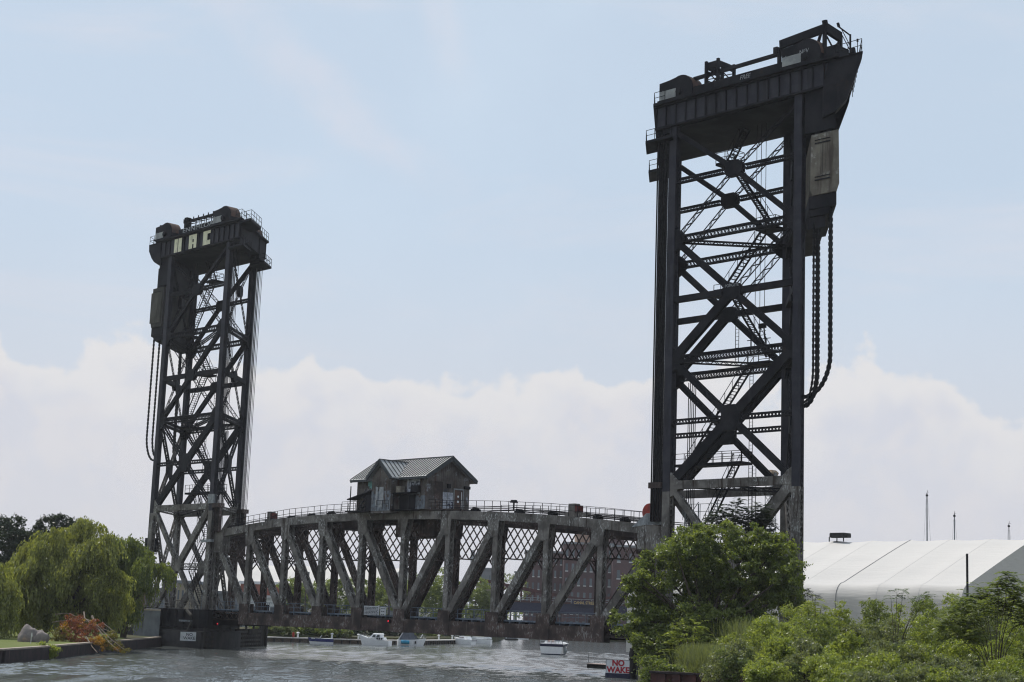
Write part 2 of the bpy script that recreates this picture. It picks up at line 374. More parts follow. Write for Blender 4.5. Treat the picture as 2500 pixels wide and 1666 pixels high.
def copy_tree(o, parent=None):
    c = o.copy(); COL.objects.link(c); c.parent = parent
    for ch in list(o.children): copy_tree(ch, c)
    return c

# ------------------------------------------------------------------ lift bridge
L_, P_ = 83.2, 8.32
WY = 8.32                                  # truss to truss
SK = 8.32                                  # the far truss stands one panel further left
TOPZ = [16.2, 17.0, 17.65, 17.98, 18.06, 18.08, 17.9, 17.6, 17.1, 16.42, 15.6]
BZ0, BZ1 = 3.5, 5.05                       # bottom chord
def lift_span():
    root = thing('lift_span', 'long weathered steel truss lift span between the two towers, carrying the house', 'bridge span', (0, 0, 0))
    def truss(y, x0, near):
        X = [x0+i*P_ for i in range(11)]
        m = 'worn' if near else 'rusty'
        c = MB()
        for i in range(10):
            c.laced((X[i], y, TOPZ[i]-.5), (X[i+1], y, TOPZ[i+1]-.5), .98, .85, plates='sn')
        part(c, 'top_chord', m, root)
        b = MB()
        b.laced((X[0]+.4, y, (BZ0+BZ1)/2+.25), (X[1], y, (BZ0+BZ1)/2+.25), 1.1, .8, plates='', pitch=1.1, cross=True)
        b.laced((X[1], y, (BZ0+BZ1)/2), (X[9], y, (BZ0+BZ1)/2), BZ1-BZ0, .8, plates='sn')
        b.laced((X[9], y, (BZ0+BZ1)/2+.25), (X[10]-.4, y, (BZ0+BZ1)/2+.25), 1.1, .8, plates='', pitch=1.1, cross=True)
        part(b, 'bottom_chord', 'rusty', root)
        for i in range(11):
            v = MB(); v.laced((X[i], y, BZ1), (X[i], y, TOPZ[i]-.98), .74, .72, plates='s', pitch=.62, lw=.12); part(v, 'vertical_post', m, root)
        for i in range(10):
            a, bb = ((i, i+1) if i < 5 else (i+1, i))     # top node, bottom node
            d = MB(); w = .8 if i in (0, 9) else .72
            d.laced((X[a], y, TOPZ[a]-1.1), (X[bb], y, BZ1+.1), w+(.12 if near else 0), .70, plates='s', pitch=.66, lw=.12); part(d, 'diagonal', m, root)
        for i in range(11):
            g = MB()
            for s in (-1, 1):
                yy = y+s*.46; t = -.03*s
                z1 = TOPZ[i]-1.0
                sl = 1. if i < 5 else -1.
                wl = 1.0
                if i == 5: g.prism([(X[i]-1.0, yy, z1), (X[i]-.42, yy, z1-2.), (X[i]+.42, yy, z1-2.), (X[i]+1.0, yy, z1)], (0, t, 0))
                else:
                    g.prism([(X[i]-(.75 if sl > 0 else 1.25), yy, z1+.5), (X[i]-(.5 if sl > 0 else 1.2), yy, z1-1.5), (X[i]-(.45), yy, z1-1.9 if sl < 0 else z1-1.7), (X[i]+.45, yy, z1-1.7 if sl < 0 else z1-1.9), (X[i]+(1.2 if sl > 0 else .5), yy, z1-1.5), (X[i]+(1.25 if sl > 0 else .75), yy, z1+.5)], (0, t, 0))
            part(g, 'gusset_plate', m, root)
        for i in range(1, 10):
            g = MB()
            for s in (-1, 1):
                g.box(X[i]-1.05, X[i]+1.05, min(y+s*.44, y+s*.48), max(y+s*.44, y+s*.48), BZ0-.05, 6.25)
            part(g, 'gusset_plate', 'rusty', root)
    truss(0, 0, True); truss(WY, -SK, False)
    # cross frames: a lattice panel hangs between each facing pair of posts
    for i in range(0, 10):
        x = i*P_; zt = min(TOPZ[i], TOPZ[i+1])-1.0; zb = 12.35; f = MB(); y0, y1 = .36, WY-.36
        f.bar((x, y0, zt), (x, y1, zt), .3, .35); f.bar((x, y0, zb), (x, y1, zb), .16, .14)
        n = 5; dy = (y1-y0)/n; sl = dy
        for k in range(-9, n+9):
            for s in (-1, 1):
                # line y = ya + s*(z-zb)*.95, clipped
                ya = y0+(k+.5)*1.13; pts = []
                t0, t1 = 0., zt-zb; kk = s*.78
                lo = (y0-ya)/kk; hi = (y1-ya)/kk
                if lo > hi: lo, hi = hi, lo
                a = max(t0, lo); b = min(t1, hi)
                if b-a > .25: f.bar((x+s*.03, ya+kk*a, zb+a), (x+s*.03, ya+kk*b, zb+b), .155, .05, (1, 0, 0))
        for (ya, yb) in ((y0, y0+1.4), (y1, y1-1.4)):
            f.bar((x, ya, zb-1.7), (x, yb, zb), .14, .12)
            for q in (.35, .7): f.bar((x, ya, zb-1.7+q*1.2), (x, ya+(yb-ya)*q, zb-.02), .08)
        part(f, 'sway_frame', 'rusty', root)
    # floor
    fl = MB()
    for i in range(0, 11): fl.box(i*P_-.2, i*P_+.2, .42, WY-.42, 3.75, 4.95)
    for y in (1.7, 3.1, 5.2, 6.6): fl.box(-.4, L_+.2, y-.15, y+.15, 4.1, 4.98)
    part(fl, 'floor_beams', 'black', root)
    tr = MB()
    k = 0
    while k*.62 < L_: tr.box(k*.62, k*.62+.28, 1.3, 7.0, 5.0, 5.2); k += 1
    for y in (1.65, 3.1, 5.2, 6.65): tr.box(-.4, L_, y-.04, y+.04, 5.2, 5.36)
    part(tr, 'track', 'black', root)
    # blue-grey walkways with railings
    for y in (.95, 7.4):
        w = MB(); w.box(.6, L_-.6, y-.42, y+.42, 5.26, 5.44)
        x = 1.
        while x < L_: w.box(x-.05, x+.05, y-.40, y+.40, 4.8, 5.26); x += 1.6
        o = part(w, 'walkway', 'bluegrey', root)
        r = MB(); r.rail([(.6, y-.38, 5.44), (L_-.6, y-.38, 5.44)], 1.05, 1.5, .03, (1., .5)); part(r, 'railing', 'bluegrey', root)
    # top laterals
    t = MB()
    for i in range(10):
        z0 = TOPZ[i]-.75; z1 = TOPZ[i+1]-.75
        t.laced((i*P_, .4, z0), (i*P_, WY-.4, z0), .5, .45, (0, 0, 1), plates='', pitch=.55)
        if i < 9:
            t.laced((i*P_, .4, z0), ((i+1)*P_, WY-.4, z1), .42, .4, (0, 0, 1), plates='', pitch=.55)
            t.laced((i*P_, WY-.4, z0), ((i+1)*P_, .4, z1), .42, .4, (0, 0, 1), plates='', pitch=.55)
    part(t, 'top_bracing', 'rusty', root)
    # hoist machinery deck under and beside the house
    d = MB(); d.box(30.5, 50.5, -.55, WY+.3, 18.0, 18.14)
    d.box(37, 44.5, 2.2, 6.4, 15.1, 18.0)
    d.box(24.5, 30, 2.5, 6, 16.2, 17.9)
    part(d, 'machinery_deck', 'rusty', root)
    def topz(x):
        i = max(0, min(9, int(x/P_))); f = x/P_-i; return TOPZ[i]*(1-f)+TOPZ[i+1]*f
    r = MB()
    for seg in ([(3, .0), (31, .0)], [(47.5, .0), (80.5, .0)], [(3, WY), (31, WY)], [(50, WY), (74, WY)]):
        (xa, y), (xb, _) = seg; xs = [xa]+[i*P_ for i in range(11) if xa < i*P_ < xb]+[xb]
        r = MB(); r.rail([(x, y+(.3 if y == 0 else -.3), topz(x)+.02) for x in xs], 1.25, 1.35, .032, (1., .5)); part(r, 'top_railing', 'black', root)
    r = MB()
    r.rail([(50.2, -.45, 18.14), (33, -.45, 18.14)], 1.15, 1.3, .03, (1., .66, .33))
    part(r, 'deck_railing', 'black', root)
    r = MB()
    for (y, dz) in ((.9, .35), (1.25, .55), (1.5, .2), (6.6, .5), (7.1, .3)):
        for side in (0, 1):
            xs = [1, P_, 2*P_, 3*P_, 30] if side == 0 else [49, 6*P_, 7*P_, 8*P_, 9*P_, 82]
            q = MB(); q.tube([(x, y, topz(x)+dz+.12*math.sin(x)) for x in xs], .045, 4); part(q, 'operating_rope', 'rope', root)
    for x in (12, 16, 20.5, 24.8, 53, 60.5, 66, 73, 77): q = MB(); q.box(x-.35, x+.35, .7, 1.7, topz(x)-.1, topz(x)+.32); q.tube([(x, .75, topz(x)+.35), (x, 1.65, topz(x)+.35)], .16, 8); part(q, 'rope_roller', 'rope', root)
    for (x, w, m) in ((11.6, .4, 'galv'), (69.6, .5, 'galv')):
        b = MB(); b.box(x-w, x+w, .5, 1.3, topz(x)-.1, topz(x)+1.45); b.box(x-w-.5, x+w+1.6, .55, 1.25, topz(x), topz(x)+.45); bo = part(b, 'rope_guide_stand', 'worn', root)
        c = MB(); c.box(x+w+.02, x+w+.45, .45, 1.35, topz(x)+.5, topz(x)+1.25); part(c, 'red_sheave', 'darkred', bo)
    c = MB(); c.tube([(81.3, .2, 17.05), (81.3, 1.5, 17.05)], .95, 16); part(c, 'red_sheave', 'red', root)
    c = MB(); c.box(81.6, 84.0, -.55, -.50, 15.7, 16.9); c.prism([(81.6, -.55, 15.7), (79.6, -.55, 15.5), (81.6, -.55, 16.9)], (0, .05, 0))
    for k in range(12): c.box(81.7+k*.2, 81.74+k*.2, -.60, -.55, 15.7, 16.85)
    part(c, 'corrugated_guard', 'galv', root)
    c = MB(); c.box(80.4, 84.1, -.5, .7, 13.2, 15.6); part(c, 'lifting_girder', 'worn', root); c = MB(); c.box(-.9, 2.2, -.5, .7, 13.2, 16.0); part(c, 'lifting_girder', 'worn', root)
    c = MB(); c.box(-SK-.9, -SK+2.2, WY-.6, WY+.6, 13.2, 16.0); part(c, 'lifting_girder', 'rusty', root); c = MB(); c.box(L_-SK-2.2, L_-SK+.9, WY-.6, WY+.6, 13.2, 15.6); part(c, 'lifting_girder', 'rusty', root)
    # ventilator on the deck right of the house
    c = MB(); c.tube([(57.6, 3, 18), (57.6, 3, 18.9)], .1, 6); c.tube([(57.6, 3, 18.9), (57.6, 3, 19.2)], [.5, .35], 10); part(c, 'deck_ventilator', 'black', root)
    # river lights
    for (x, z) in ((40.1, 4.75), (2.7, 3.4)):
        c = MB(); c.box(x-.18, x+.18, -.75, -.5, z-.22, z+.22); h = part(c, 'navigation_light', 'black', root)
        c = MB(); c.tube([(x, -.80, z), (x, -.76, z)], .10, 10); part(c, 'lamp_lens', LENS, h)
    return root
LENS = bpy.data.materials.new('lit_red_lens'); LENS.use_nodes = True
_b = LENS.node_tree.nodes['Principled BSDF']; _b.inputs['Base Color'].default_value = (.8, .02, .03, 1); _b.inputs['Emission Color'].default_value = (1, .02, .05, 1); _b.inputs['Emission Strength'].default_value = .9
lift_span()

NZ = dict(NG=58.0, N1=51.78, N2=45.4, N3=39.0, N4=32.62, N5=26.14, N6=19.65, NB=11.35)
EY0, EY1 = -.87, 8.64
def tower(T):
    """T=+1 right tower, -1 left tower. The plan is a parallelogram."""
    if T > 0:
        lg = {('n', 0): 84.83, ('n', 1): 101.23, ('f', 0): 76.7, ('f', 1): 92.6}
        root = thing('lift_tower', 'taller looking near tower of black steel on the right, deep crown girder and overhang', 'bridge tower', (84.83, -.87, 2.5), group=None)
    else:
        lg = {('n', 0): -.41, ('n', 1): -16.32, ('f', 0): -8.55, ('f', 1): -24.95}
        root = thing('lift_tower', 'farther black steel tower on the left with cream letters on its crown girder', 'bridge tower', (-.41, -.87, 2.5))
    def Y(s): return EY0 if s == 'n' else EY1
    ZB = 2.6
    for (s, r), x in lg.items():
        m = MB(); m.laced((x, Y(s), 19.), (x, Y(s), 60.2), .95, .66, plates='s', pitch=.95, cross=True, lw=.09)
        m.box(x-.28, x+.28, Y(s)-.28, Y(s)+.28, 21, 60)      # diaphragms and inner web
        o = part(m, 'leg', 'girder', root)  # legs in lighter steel than the braces: their lit faces put into the colour
        m = MB(); m.laced((x, Y(s), ZB), (x, Y(s), 19.), .97, .68, plates='s', pitch=1.0, cross=True, lw=.12)
        m.box(x-.5, x+.5, Y(s)-.36, Y(s)+.36, 3.2, 4.2)
        part(m, 'leg_base', 'worn', root)
    levels = [('NG', 'N1', 'N2'), ('N2', 'N3', 'N4'), ('N4', 'N5', 'N6'), ('N6', 'NB', 'ZB')]
    z = dict(NZ); z['ZB'] = ZB+.6
    def face(A, B, side, kind):
        """A, B: (x, y) foot points of the two legs; kind 'side' (parallel to the track) or 'cross'"""
        ax, ay = A; bx, by = B
        def pt(t, zz): return (ax+(bx-ax)*t, ay+(by-ay)*t, zz)
        for li, (a, mid, c) in enumerate(levels):
            low = li == 3; ma = 'worn' if low else 'black'
            solid = kind == 'side'
            e = .035 if kind == 'side' else .05
            zt = z[a]-(.2 if a != 'NG' else 1.0); zb = z[c]+.2; zm = z[mid]
            # diagonals through the centre gusset
            for (t0, t1, nm) in ((0, 1, 0), (1, 0, 1)):
                m = MB()
                for (ta, za, tb, zb_) in ((t0+(e if t0 == 0 else -e), zt, .5, zm), (.5, zm, t1-(e if t1 == 1 else -e), zb)):
                    w = .62 if kind == 'side' else .5
                    heavy = kind == 'side' and li in (2, 3) and ((nm == 1) == (T > 0))
                    if heavy: w = 1.05
                    pl = 's' if (kind == 'side' and (nm == 0 or heavy) or low) else ''
                    if kind == 'side' and li == 0: w = .5
                    if kind == 'side' and li == 1 and nm == 1 and T > 0 and za <= zm+.01: pl = 's'; w = .95
                    m.laced(pt(ta, za), pt(tb, zb_), w, .5 if (pl or li > 1) else .16, side, plates=pl, pitch=.8, lw=.12 if low else .07)
                part(m, 'diagonal_brace', ma, root)
            # gusset at the centre
            g = MB(); gw = 1.12 if kind == 'side' else .85; gh = 1.3 if li == 2 else .80; dx = Vector((bx-ax, by-ay, 0)).normalized(); c0 = Vector(pt(.5, zm)); sv = Vector(side)
            ring = [c0+dx*gw*.6+Vector((0, 0, gh)), c0+dx*gw+Vector((0, 0, gh*.5)), c0+dx*gw-Vector((0, 0, gh*.5)), c0+dx*gw*.6-Vector((0, 0, gh)), c0-dx*gw*.6-Vector((0, 0, gh)), c0-dx*gw-Vector((0, 0, gh*.5)), c0-dx*gw+Vector((0, 0, gh*.5)), c0-dx*gw*.6+Vector((0, 0, gh))]
            g.prism([p-sv*.29 for p in ring], sv*.58); part(g, 'gusset_plate', ma, root)
            # corner gussets
            for t, sg in ((0, 1), (1, -1)):
                g = MB()
                if a != 'NG':
                    c1 = Vector(pt(t, z[a])); q = [c1+Vector((0, 0, 1.5)), c1+dx*sg*1.0+Vector((0, 0, 1.0)), c1+dx*sg*1.7+Vector((0, 0, .35)), c1+dx*sg*1.7-Vector((0, 0, .35)), c1+dx*sg*1.0-Vector((0, 0, 1.0)), c1-Vector((0, 0, 1.5))]
                    g.prism([p-sv*.27 for p in q], sv*.54); part(g, 'corner_plate', ma, root)
            # mid strut and node strut
            sm = 's' if (mid == 'N3' or False) else ''
            if kind == 'side' or mid in ('N3', 'NB'):
                m = MB()
                for t0, t1 in ((e, .42), (.58, 1-e)):
                    m.laced(pt(t0, zm), pt(t1, zm), .62 if mid == 'N3' else .55, .55, side, plates='sn' if mid == 'N3' else '', pitch=.42, lw=.06, cross=(mid == 'N1' or mid == 'N5'))
                part(m, 'mid_strut', ma, root)
            if c != 'ZB':
                m = MB(); zz = z[c]
                if c == 'N6': m.laced(pt(e, zz), pt(1-e, zz), .85 if kind == 'side' else .5, .6, side, plates='s' if kind == 'side' else '', pitch=.5)
                elif c == 'N4': m.laced(pt(e, zz), pt(1-e, zz), .85, .6, side, plates='', pitch=.38, lw=.09, cross=True); m.bar(pt(e, zz+.3), pt(1-e, zz+.3), .5, .3)
                else: m.laced(pt(e, zz), pt(1-e, zz), .80, .6, side, plates='', pitch=.45, lw=.07, cross=True)
                part(m, 'cross_strut', 'worn' if c == 'N6' else 'black', root)
    n0, n1, f0, f1 = [(lg[k], Y(k[0])) for k in (('n', 0), ('n', 1), ('f', 0), ('f', 1))]
    face(n0, n1, (0, 1, 0), 'side'); face(f0, f1, (0, 1, 0), 'side')
    cr_ = Vector((f0[0]-n0[0], f0[1]-n0[1], 0)).normalized(); nrm = (cr_.y, -cr_.x, 0)
    face(n0, f0, nrm, 'cross'); face(n1, f1, nrm, 'cross')
    # plan diagonals at the nodes
    for k in ('N2', 'N4', 'N6'):
        m = MB(); m.laced((n0[0], n0[1], z[k]), (f1[0], f1[1], z[k]), .5, .45, (0, 0, 1), plates='', pitch=.5)
        part(m, 'plan_brace', 'black', root)
    # ---------------- crown
    d = T                                               # +1: land side is +x
    shift = lg[('f', 0)]-lg[('n', 0)]
    xn0, xn1 = lg[('n', 0)], lg[('n', 1)]
    fr, re = xn0-d*2.6, xn1+d*4.3                       # river end and land end of the girders
    def sk(y): return shift*(y-EY0)/(EY1-EY0)
    for (s, y) in (('n', EY0-.35), ('f', EY1+.35)):
        o_ = sk(y); m = MB(); xa, xb = sorted((fr+o_, re+o_))
        w_ = MB(); w_.box(xa+.01, xb-.01, y-.06, y+.06, 58.06, 60.27); part(w_, 'web_plate', 'girder', root)
        m.box(xa-.1, xb+.1, y-.28, y+.28, 57.85, 58.05); m.box(xa-.1, xb+.1, y-.30, y+.30, 60.28, 60.45)
        n = 17
        for k in range(n+1):
            xx = xa+(xb-xa)*k/n; m.box(xx-.06, xx+.06, y-.22, y+.22, 58.05, 60.28)
        part(m, 'plate_girder', 'black', root)
    m = MB()                                             # deck: a parallelogram slab and cornice
    def para(mb, xa, xb, ya, yb, z0, z1):
        p = [(xa+sk(ya), ya), (xb+sk(ya), ya), (xb+sk(yb), yb), (xa+sk(yb), yb)]
        if xa > xb: p = p[::-1]
        mb.hexa([(x, y, z0) for x, y in p]+[(x, y, z1) for x, y in p])
    para(m, fr-d*.6, re+d*.2, EY0-1.0, EY1+1.0, 60.46, 60.72)
    for k in range(10):
        xx = fr+(re-fr)*(k+.5)/10; para(m, xx-.15, xx+.15, EY0-.25, EY1+.25, 58.3, 60.45)
    para(m, xn0, xn1, EY0, EY1, 57.75, 57.84)
    part(m, 'crown_deck', 'black', root)
    m = MB()                                             # parapet girder between the hoods
    para(m, xn0+d*2.2, xn1-d*1.9, EY0-.62, EY0-.50, 60.73, 61.55); part(m, 'parapet_plate', 'black', root); m = MB(); para(m, xn0+d*2.2, xn1-d*1.9, EY1+.5, EY1+.62, 60.73, 61.55)
    part(m, 'parapet_plate', 'black', root)
    # river end: hanger box with platforms
    m = MB(); para(m, fr-d*.1, xn0-d*.6, EY0-.3, EY0+1.9, 57.3, 60.45); para(m, fr-d*.1, xn0-d*.6, EY1-1.9, EY1+.3, 57.3, 60.45)
    para(m, fr+d*.1, xn0-d*.5, EY0+1.9, EY1-1.9, 58.0, 60.45)
    part(m, 'hanger_box', 'black', root)
    for (zz, xo) in ((56.4, 4.2),):
        for ya, yb in ((EY0-1.2, EY0+2.0), (EY1-2.0, EY1+1.2)):
            m = MB(); para(m, xn0-d*xo, xn0-d*.3, ya, yb, zz, zz+.28)
            mr = [(xn0-d*.5+sk(ya), ya+.04, zz+.28), (xn0-d*(xo-.05)+sk(ya), ya+.04, zz+.28), (xn0-d*(xo-.05)+sk(yb), yb-.04, zz+.28), (xn0-d*.5+sk(yb), yb-.04, zz+.28)]
            pf = part(m, 'platform', 'black', root)
            r = MB(); r.rail(mr, 1.15, 1.1, .03, (1., .5)); part(r, 'platform_railing', 'black', pf)
    r = MB(); r.rail([(fr-d*.5+sk(EY0-1), EY0-.95, 60.72), (fr-d*.5+sk(EY1+1), EY1+.95, 60.72)], 1.2, 1.3, .03, (1., .5))
    r.rail([(fr-d*.5+sk(EY0-1), EY0-.95, 60.72), (fr+d*1.0+sk(EY0-1), EY0-.95, 60.72)], 1.2, 1.1, .03, (1., .5))
    part(r, 'crown_railing', 'black', root)
    if T < 0:
        m = MB(); para(m, fr-d*.1, fr-d*3.0, EY0-1.0, EY0+3.2, 59.85, 60.2); pf = part(m, 'platform', 'black', root)
        r = MB(); r.rail([(fr-d*3+sk(EY0-1), EY0-.95, 60.2), (fr-d*3+sk(EY0+3), EY0+3.1, 60.2)], 1.2, 1.2, .03, (1., .5)); r.rail([(fr-d*.3+sk(EY0-1), EY0-.95, 60.2), (fr-d*3+sk(EY0-1), EY0-.95, 60.2)], 1.2, 1.2, .03, (1., .5)); part(r, 'platform_railing', 'black', pf)
    # land end overhang
    m = MB()
    for ya in (EY0-.6, EY1-.2):
        prof = [(re-d*1.0, 60.45), (re+d*3.0, 60.35), (re+d*2.9, 59.7), (re+d*1.15, 56.0), (re-d*.1, 55.1), (re-d*1.6, 54.8), (re-d*1.6, 58)]
        if T < 0: prof = [(re-d*1.0, 60.45), (re+d*2.3, 60.35), (re+d*2.2, 59.4), (re+d*1.3, 58.2), (re+d*.5, 57.5), (re-d*.6, 57.0), (re-d*1.6, 56.8)]
        m.prism([(x+sk(ya), ya, zz) for x, zz in prof], (sk(1)-sk(0), 1.0, 0))
    oh = 3.0 if T > 0 else 2.3
    para(m, re-d*.2, re+d*oh, EY0-.6, EY1+.8, 60.2, 60.44)
    for q in range(5):
        ya = EY0+1+q*1.7; m.prism([(x+sk(ya), ya, zz) for x, zz in [(re, 60.2), (re+d*(oh-.1), 60.2), (re+d*(oh-.2), 59.8), (re, 57.4)]], (sk(.2)-sk(0), .2, 0))
    part(m, 'overhang_bracket', 'black', root)
    gx = 4.2 if T > 0 else 3.3
    m = MB(); para(m, xn1+d*.6, xn1+d*gx, EY0-.2, EY0+1.6, 53.6, 58); para(m, xn1+d*.6, xn1+d*gx, EY1-1.6, EY1+.2, 53.6, 58); para(m, xn1+d*.8, xn1+d*4.0, EY0+1.6, EY1-1.6, 53.9, 58)
    part(m, 'sheave_girder', 'black', root)
    r = MB(); r.rail([(re-d*.3+sk(EY0-.5), EY0-.5, 60.44), (re+d*(oh-.1)+sk(EY0-.5), EY0-.5, 60.44), (re+d*(oh-.1)+sk(EY1), EY1+.6, 60.44)], 1.3, 1.5, .03, (1., .5)); part(r, 'overhang_railing', 'black', root)
    # sheave hoods, four of them
    hx = (83.1, 99.5) if T > 0 else (-20.5, -4.4)
    for (xc, yy) in ((hx[0], EY0), (hx[1], EY0), (hx[0], EY1), (hx[1], EY1)):
        x0 = xc+sk(yy); d = 1; m = MB(); ya, yb = yy-.75, yy+.95
        prof = [(x0, 60.73), (x0, 62.85)]
        c = x0+d*2.55 if T > 0 else x0+d*2.55
        x1 = x0+2.5*d
        pr = [(x0, 60.73), (x0, 62.85), (x0+d*1.4, 62.95)]
        for k in range(9):
            a = math.pi*(.62-.62*k/8); pr.append((x0+d*(2.9+1.75*math.cos(a)), 61.45+1.75*math.sin(a)))
        pr.append((x0+d*4.65, 60.73))
        m.prism([(x, ya, zz) for x, zz in pr], (0, yb-ya, 0)); ho = part(m, 'sheave_hood', 'black', root)
        m = MB(); # rusted curved cover sheet, slightly proud
        arc = []
        for k in range(9):
            a = math.pi*(.50-.5*k/8); arc.append((x0+d*(2.9+1.79*math.cos(a)), 61.45+1.79*math.sin(a)))
        for (xa_, za), (xb_, zb_) in zip(arc, arc[1:]): m.poly([(xa_, ya+.1, za), (xb_, ya+.1, zb_), (xb_, yb+.02, zb_), (xa_, yb+.02, za)])
        part(m, 'hood_cover', 'rust', ho)
        m = MB(); xa, xb = sorted((x0+d*.06, x0+d*2.35)); 
        for k in range(9): zz = 60.85+k*.115; m.box(xa, xb, ya-.05, ya-.01, zz, zz+.075)
        m.box(xa, xb, ya-.035, ya-.008, 60.8, 61.9); m.box(xa+.45, xa+.5, ya-.08, ya-.05, 60.75, 62.0)
        part(m, 'louver', 'louver', ho)
        m = MB(); m.box(min(x0, x0+d*4.6)-.05, max(x0, x0+d*4.6)+.05, ya-.25, ya-.0, 60.73, 60.85); m.tube([(x0+d*2.9, ya-.3, 61.4), (x0+d*2.9, ya-.02, 61.4)], .35, 12); part(m, 'axle_bearing', 'black', ho)
    d = T
    m = MB()
    for y in (EY0+.2, EY1-.2): m = MB(); m.bar((xn0+d*2.5+sk(y), y, 62.75), (xn1-d*2.6+sk(y), y, 62.85), .3, .36); part(m, 'line_shaft', 'black', root)
    if T > 0:
        m = MB()                                         # braced stand
        for xa in (89.0, 90.6):
            for y in (EY0, EY0+2.6): m.box(xa-.14, xa+.14, y-.14+0, y+.14, 60.7, 64.2)
        for xa, xb, ya, yb in ((89, 90.6, EY0, EY0), (89, 89, EY0, EY0+2.6), (90.6, 90.6, EY0, EY0+2.6)):
            for z0, z1 in ((61.2, 62.2), (62.2, 63.2)):
                m.bar((xa, ya, z0), (xb, yb, z1), .09); m.bar((xb, yb, z0), (xa, ya, z1), .09)
            m.bar((xa, ya, 63.6), (xb, yb, 63.6), 1.1, .12, (0, 0, 1)) if False else m.box(min(xa, xb)-.1, max(xa, xb)+.1, min(ya, yb)-.1, max(ya, yb)+.1, 63.35, 64.0)
        part(m, 'braced_stand', 'black', root)
        m = MB()                                         # crane gantry over the land-side hood
        m.bar((98.7, EY0, 63.7), (104.2, EY0, 64.1), .35, .85); m.bar((98.2, EY0+.9, 63.2), (98.2, EY0-.2, 63.2), .5, .7)
        for x, y, zt in ((98.6, EY0, 63.4), (104.15, EY0, 64.6), (104.15, EY0+2.6, 64.0)):
            m.box(x-.16, x+.16, y-.16, y+.16, 60.7, zt)
        m.bar((103.8, EY0, 64.0), (102.7, EY0, 60.9), .22); m.bar((104.15, EY0+.05, 64.2), (104.15, EY0+2.6, 63.9), .4, .95)
        m.bar((104.15, EY0+.3, 63.4), (104.15, EY0+2.4, 61.5), .12); m.bar((104.15, EY0+2.4, 63.4), (104.15, EY0+.3, 61.5), .12); m.bar((104.15, EY0+2.5, 63.5), (104.15, EY0+1.0, 61.0), .25)
        m.bar((98.6, EY0, 63.2), (99.8, EY0, 61.0), .16); m.bar((104.2, EY0, 64.55), (104.2, EY0-.1, 64.9), .4)
        m.box(104.6, 105.9, EY0-.5, EY0+1.6, 60.7, 61.9)
        part(m, 'gantry', 'black', root)
        X_ = 105.5
        mt = MB(); mt.tube([(X_, 1.5, 60.4), (X_, 1.5, 63.8)], .10, 6); mt.tube([(X_, 1.5, 63.7), (X_-1.0, 1.0, 64.7)], .08, 5); mt.tube([(X_, 1.5, 62.6), (X_-.8, 1.1, 64.5)], .04, 4); mt.tube([(X_, 1.5, 62.1), (X_-.7, 1.1, 63.8)], .04, 4)
        mt.tube([(X_-1.0, 1, 64.7), (X_-1.1, .95, 65.1)], .15, 6); mt.tube([(X_, 1.5, 61.5), (X_, 1.5, 61.7)], [.2, .6], 8); mt.tube([(X_+.35, 1.5, 61.7), (X_+.35, 1.5, 62.3)], [.3, .2], 8)
        part(mt, 'instrument_mast', 'black', root)
        mt = MB(); mt.tube([(105.3, 3, 60.4), (105.3, 3, 63.6)], .04, 5); mt.tube([(105.3, 3, 63.5), (105.3, 3, 63.8)], .1, 6); part(mt, 'whip_antenna', 'black', root)
        for s_, (x, zz, size, sh) in (('FREE', (94.7, 61.08, .66, .25)), ('H13', (83.4, 59.1, .65, .1)), ('NEV', (102.2, 61.95, .62, .15)), ('PORGEYE', (93.1, 39.55, .42, 0))):
            y = EY0-.64 if s_ == 'FREE' else (EY0-.78 if s_ == 'NEV' else EY0-.36)
            if s_ == 'H13': y = EY1+.12
            if s_ == 'PORGEYE': y = EY0-.31
            text('graffiti', s_, size, 'textgrey', None, frame_mat((x, y, zz), (1, 0, .0)), .01, sh, 1., 0).parent = root
    else:
        m = MB()
        for k in range(9):
            x = -14+k*1.35; m.bar((x, EY0+.2, 62.9), (x, EY0+.2, 63.35), .12)
        for k in range(7):
            x = -12.3+k*1.4; m.bar((x, EY0-.4, 61.2), (x, EY0-.4, 62.75), .09); m.bar((x, EY0-.4, 62.4), (x+.9, EY0+.5, 62.4), .09)
        m.box(-12.9, -12.2, EY0-.4, EY0+.4, 60.7, 63.3)
        j_ = MB(); j_.bar((-20.4, EY0, 63), (-18, EY0, 63.3), .16, .2); j_.bar((-20.4, EY0, 62.8), (-20.4, EY0, 63.4), .2); part(j_, 'jib_bracket', 'black', root)
        j_ = MB(); j_.rail([(-12, EY0-.55, 61.5), (-4.5, EY0-.55, 61.5)], .9, 1.2, .03, (1., .5)); part(j_, 'parapet_railing', 'black', root)
        part(m, 'roof_brackets', 'black', root)
        # cream block letters painted on the girder panels
        y = EY0-.35-.075
        for xs, marks in ((-14.9, 'N'), (-10.8, 'A'), (-6.9, 'C')):
            m = MB(); w = 2.05; x0, z0, z1 = xs, 58.1, 60.2
            if marks == 'N': rects = [(0, .92, z0, z1), (1.12, 2.05, z0, z1)]
            elif marks == 'A': rects = [(0, .52, z0, z1), (.56, .95, z0, z1), (.95, 1.35, 59.5, z1), (.95, 1.35, 58.75, 59.05), (1.35, 2.1, z0, z1)]
            else: rects = [(0, .95, z0, z1), (1.0, 1.95, 59.75, z1), (1.0, 1.95, z0, 58.75), (1.0, 1.12, 58.75, 59.75)]
            for a, b, c, e in rects: m.box(x0+a, x0+b, y-.20, y-.165, c, e)
            part(m, 'painted_letter', 'cream', root, label='cream painted letter '+marks)
        text('graffiti', 'ENNMLOA', 1.0, 'textgrey', None, frame_mat((-8.6, EY0-.64, 61.15), (1, 0, 0)), .01, .0, 1.75, .01).parent = root
    # re-seat the parts made in world coordinates by text()
    for c in root.children:
        if c.name.startswith('graffiti'): c.data.transform(Matrix.Translation(-Vector(root.location)))
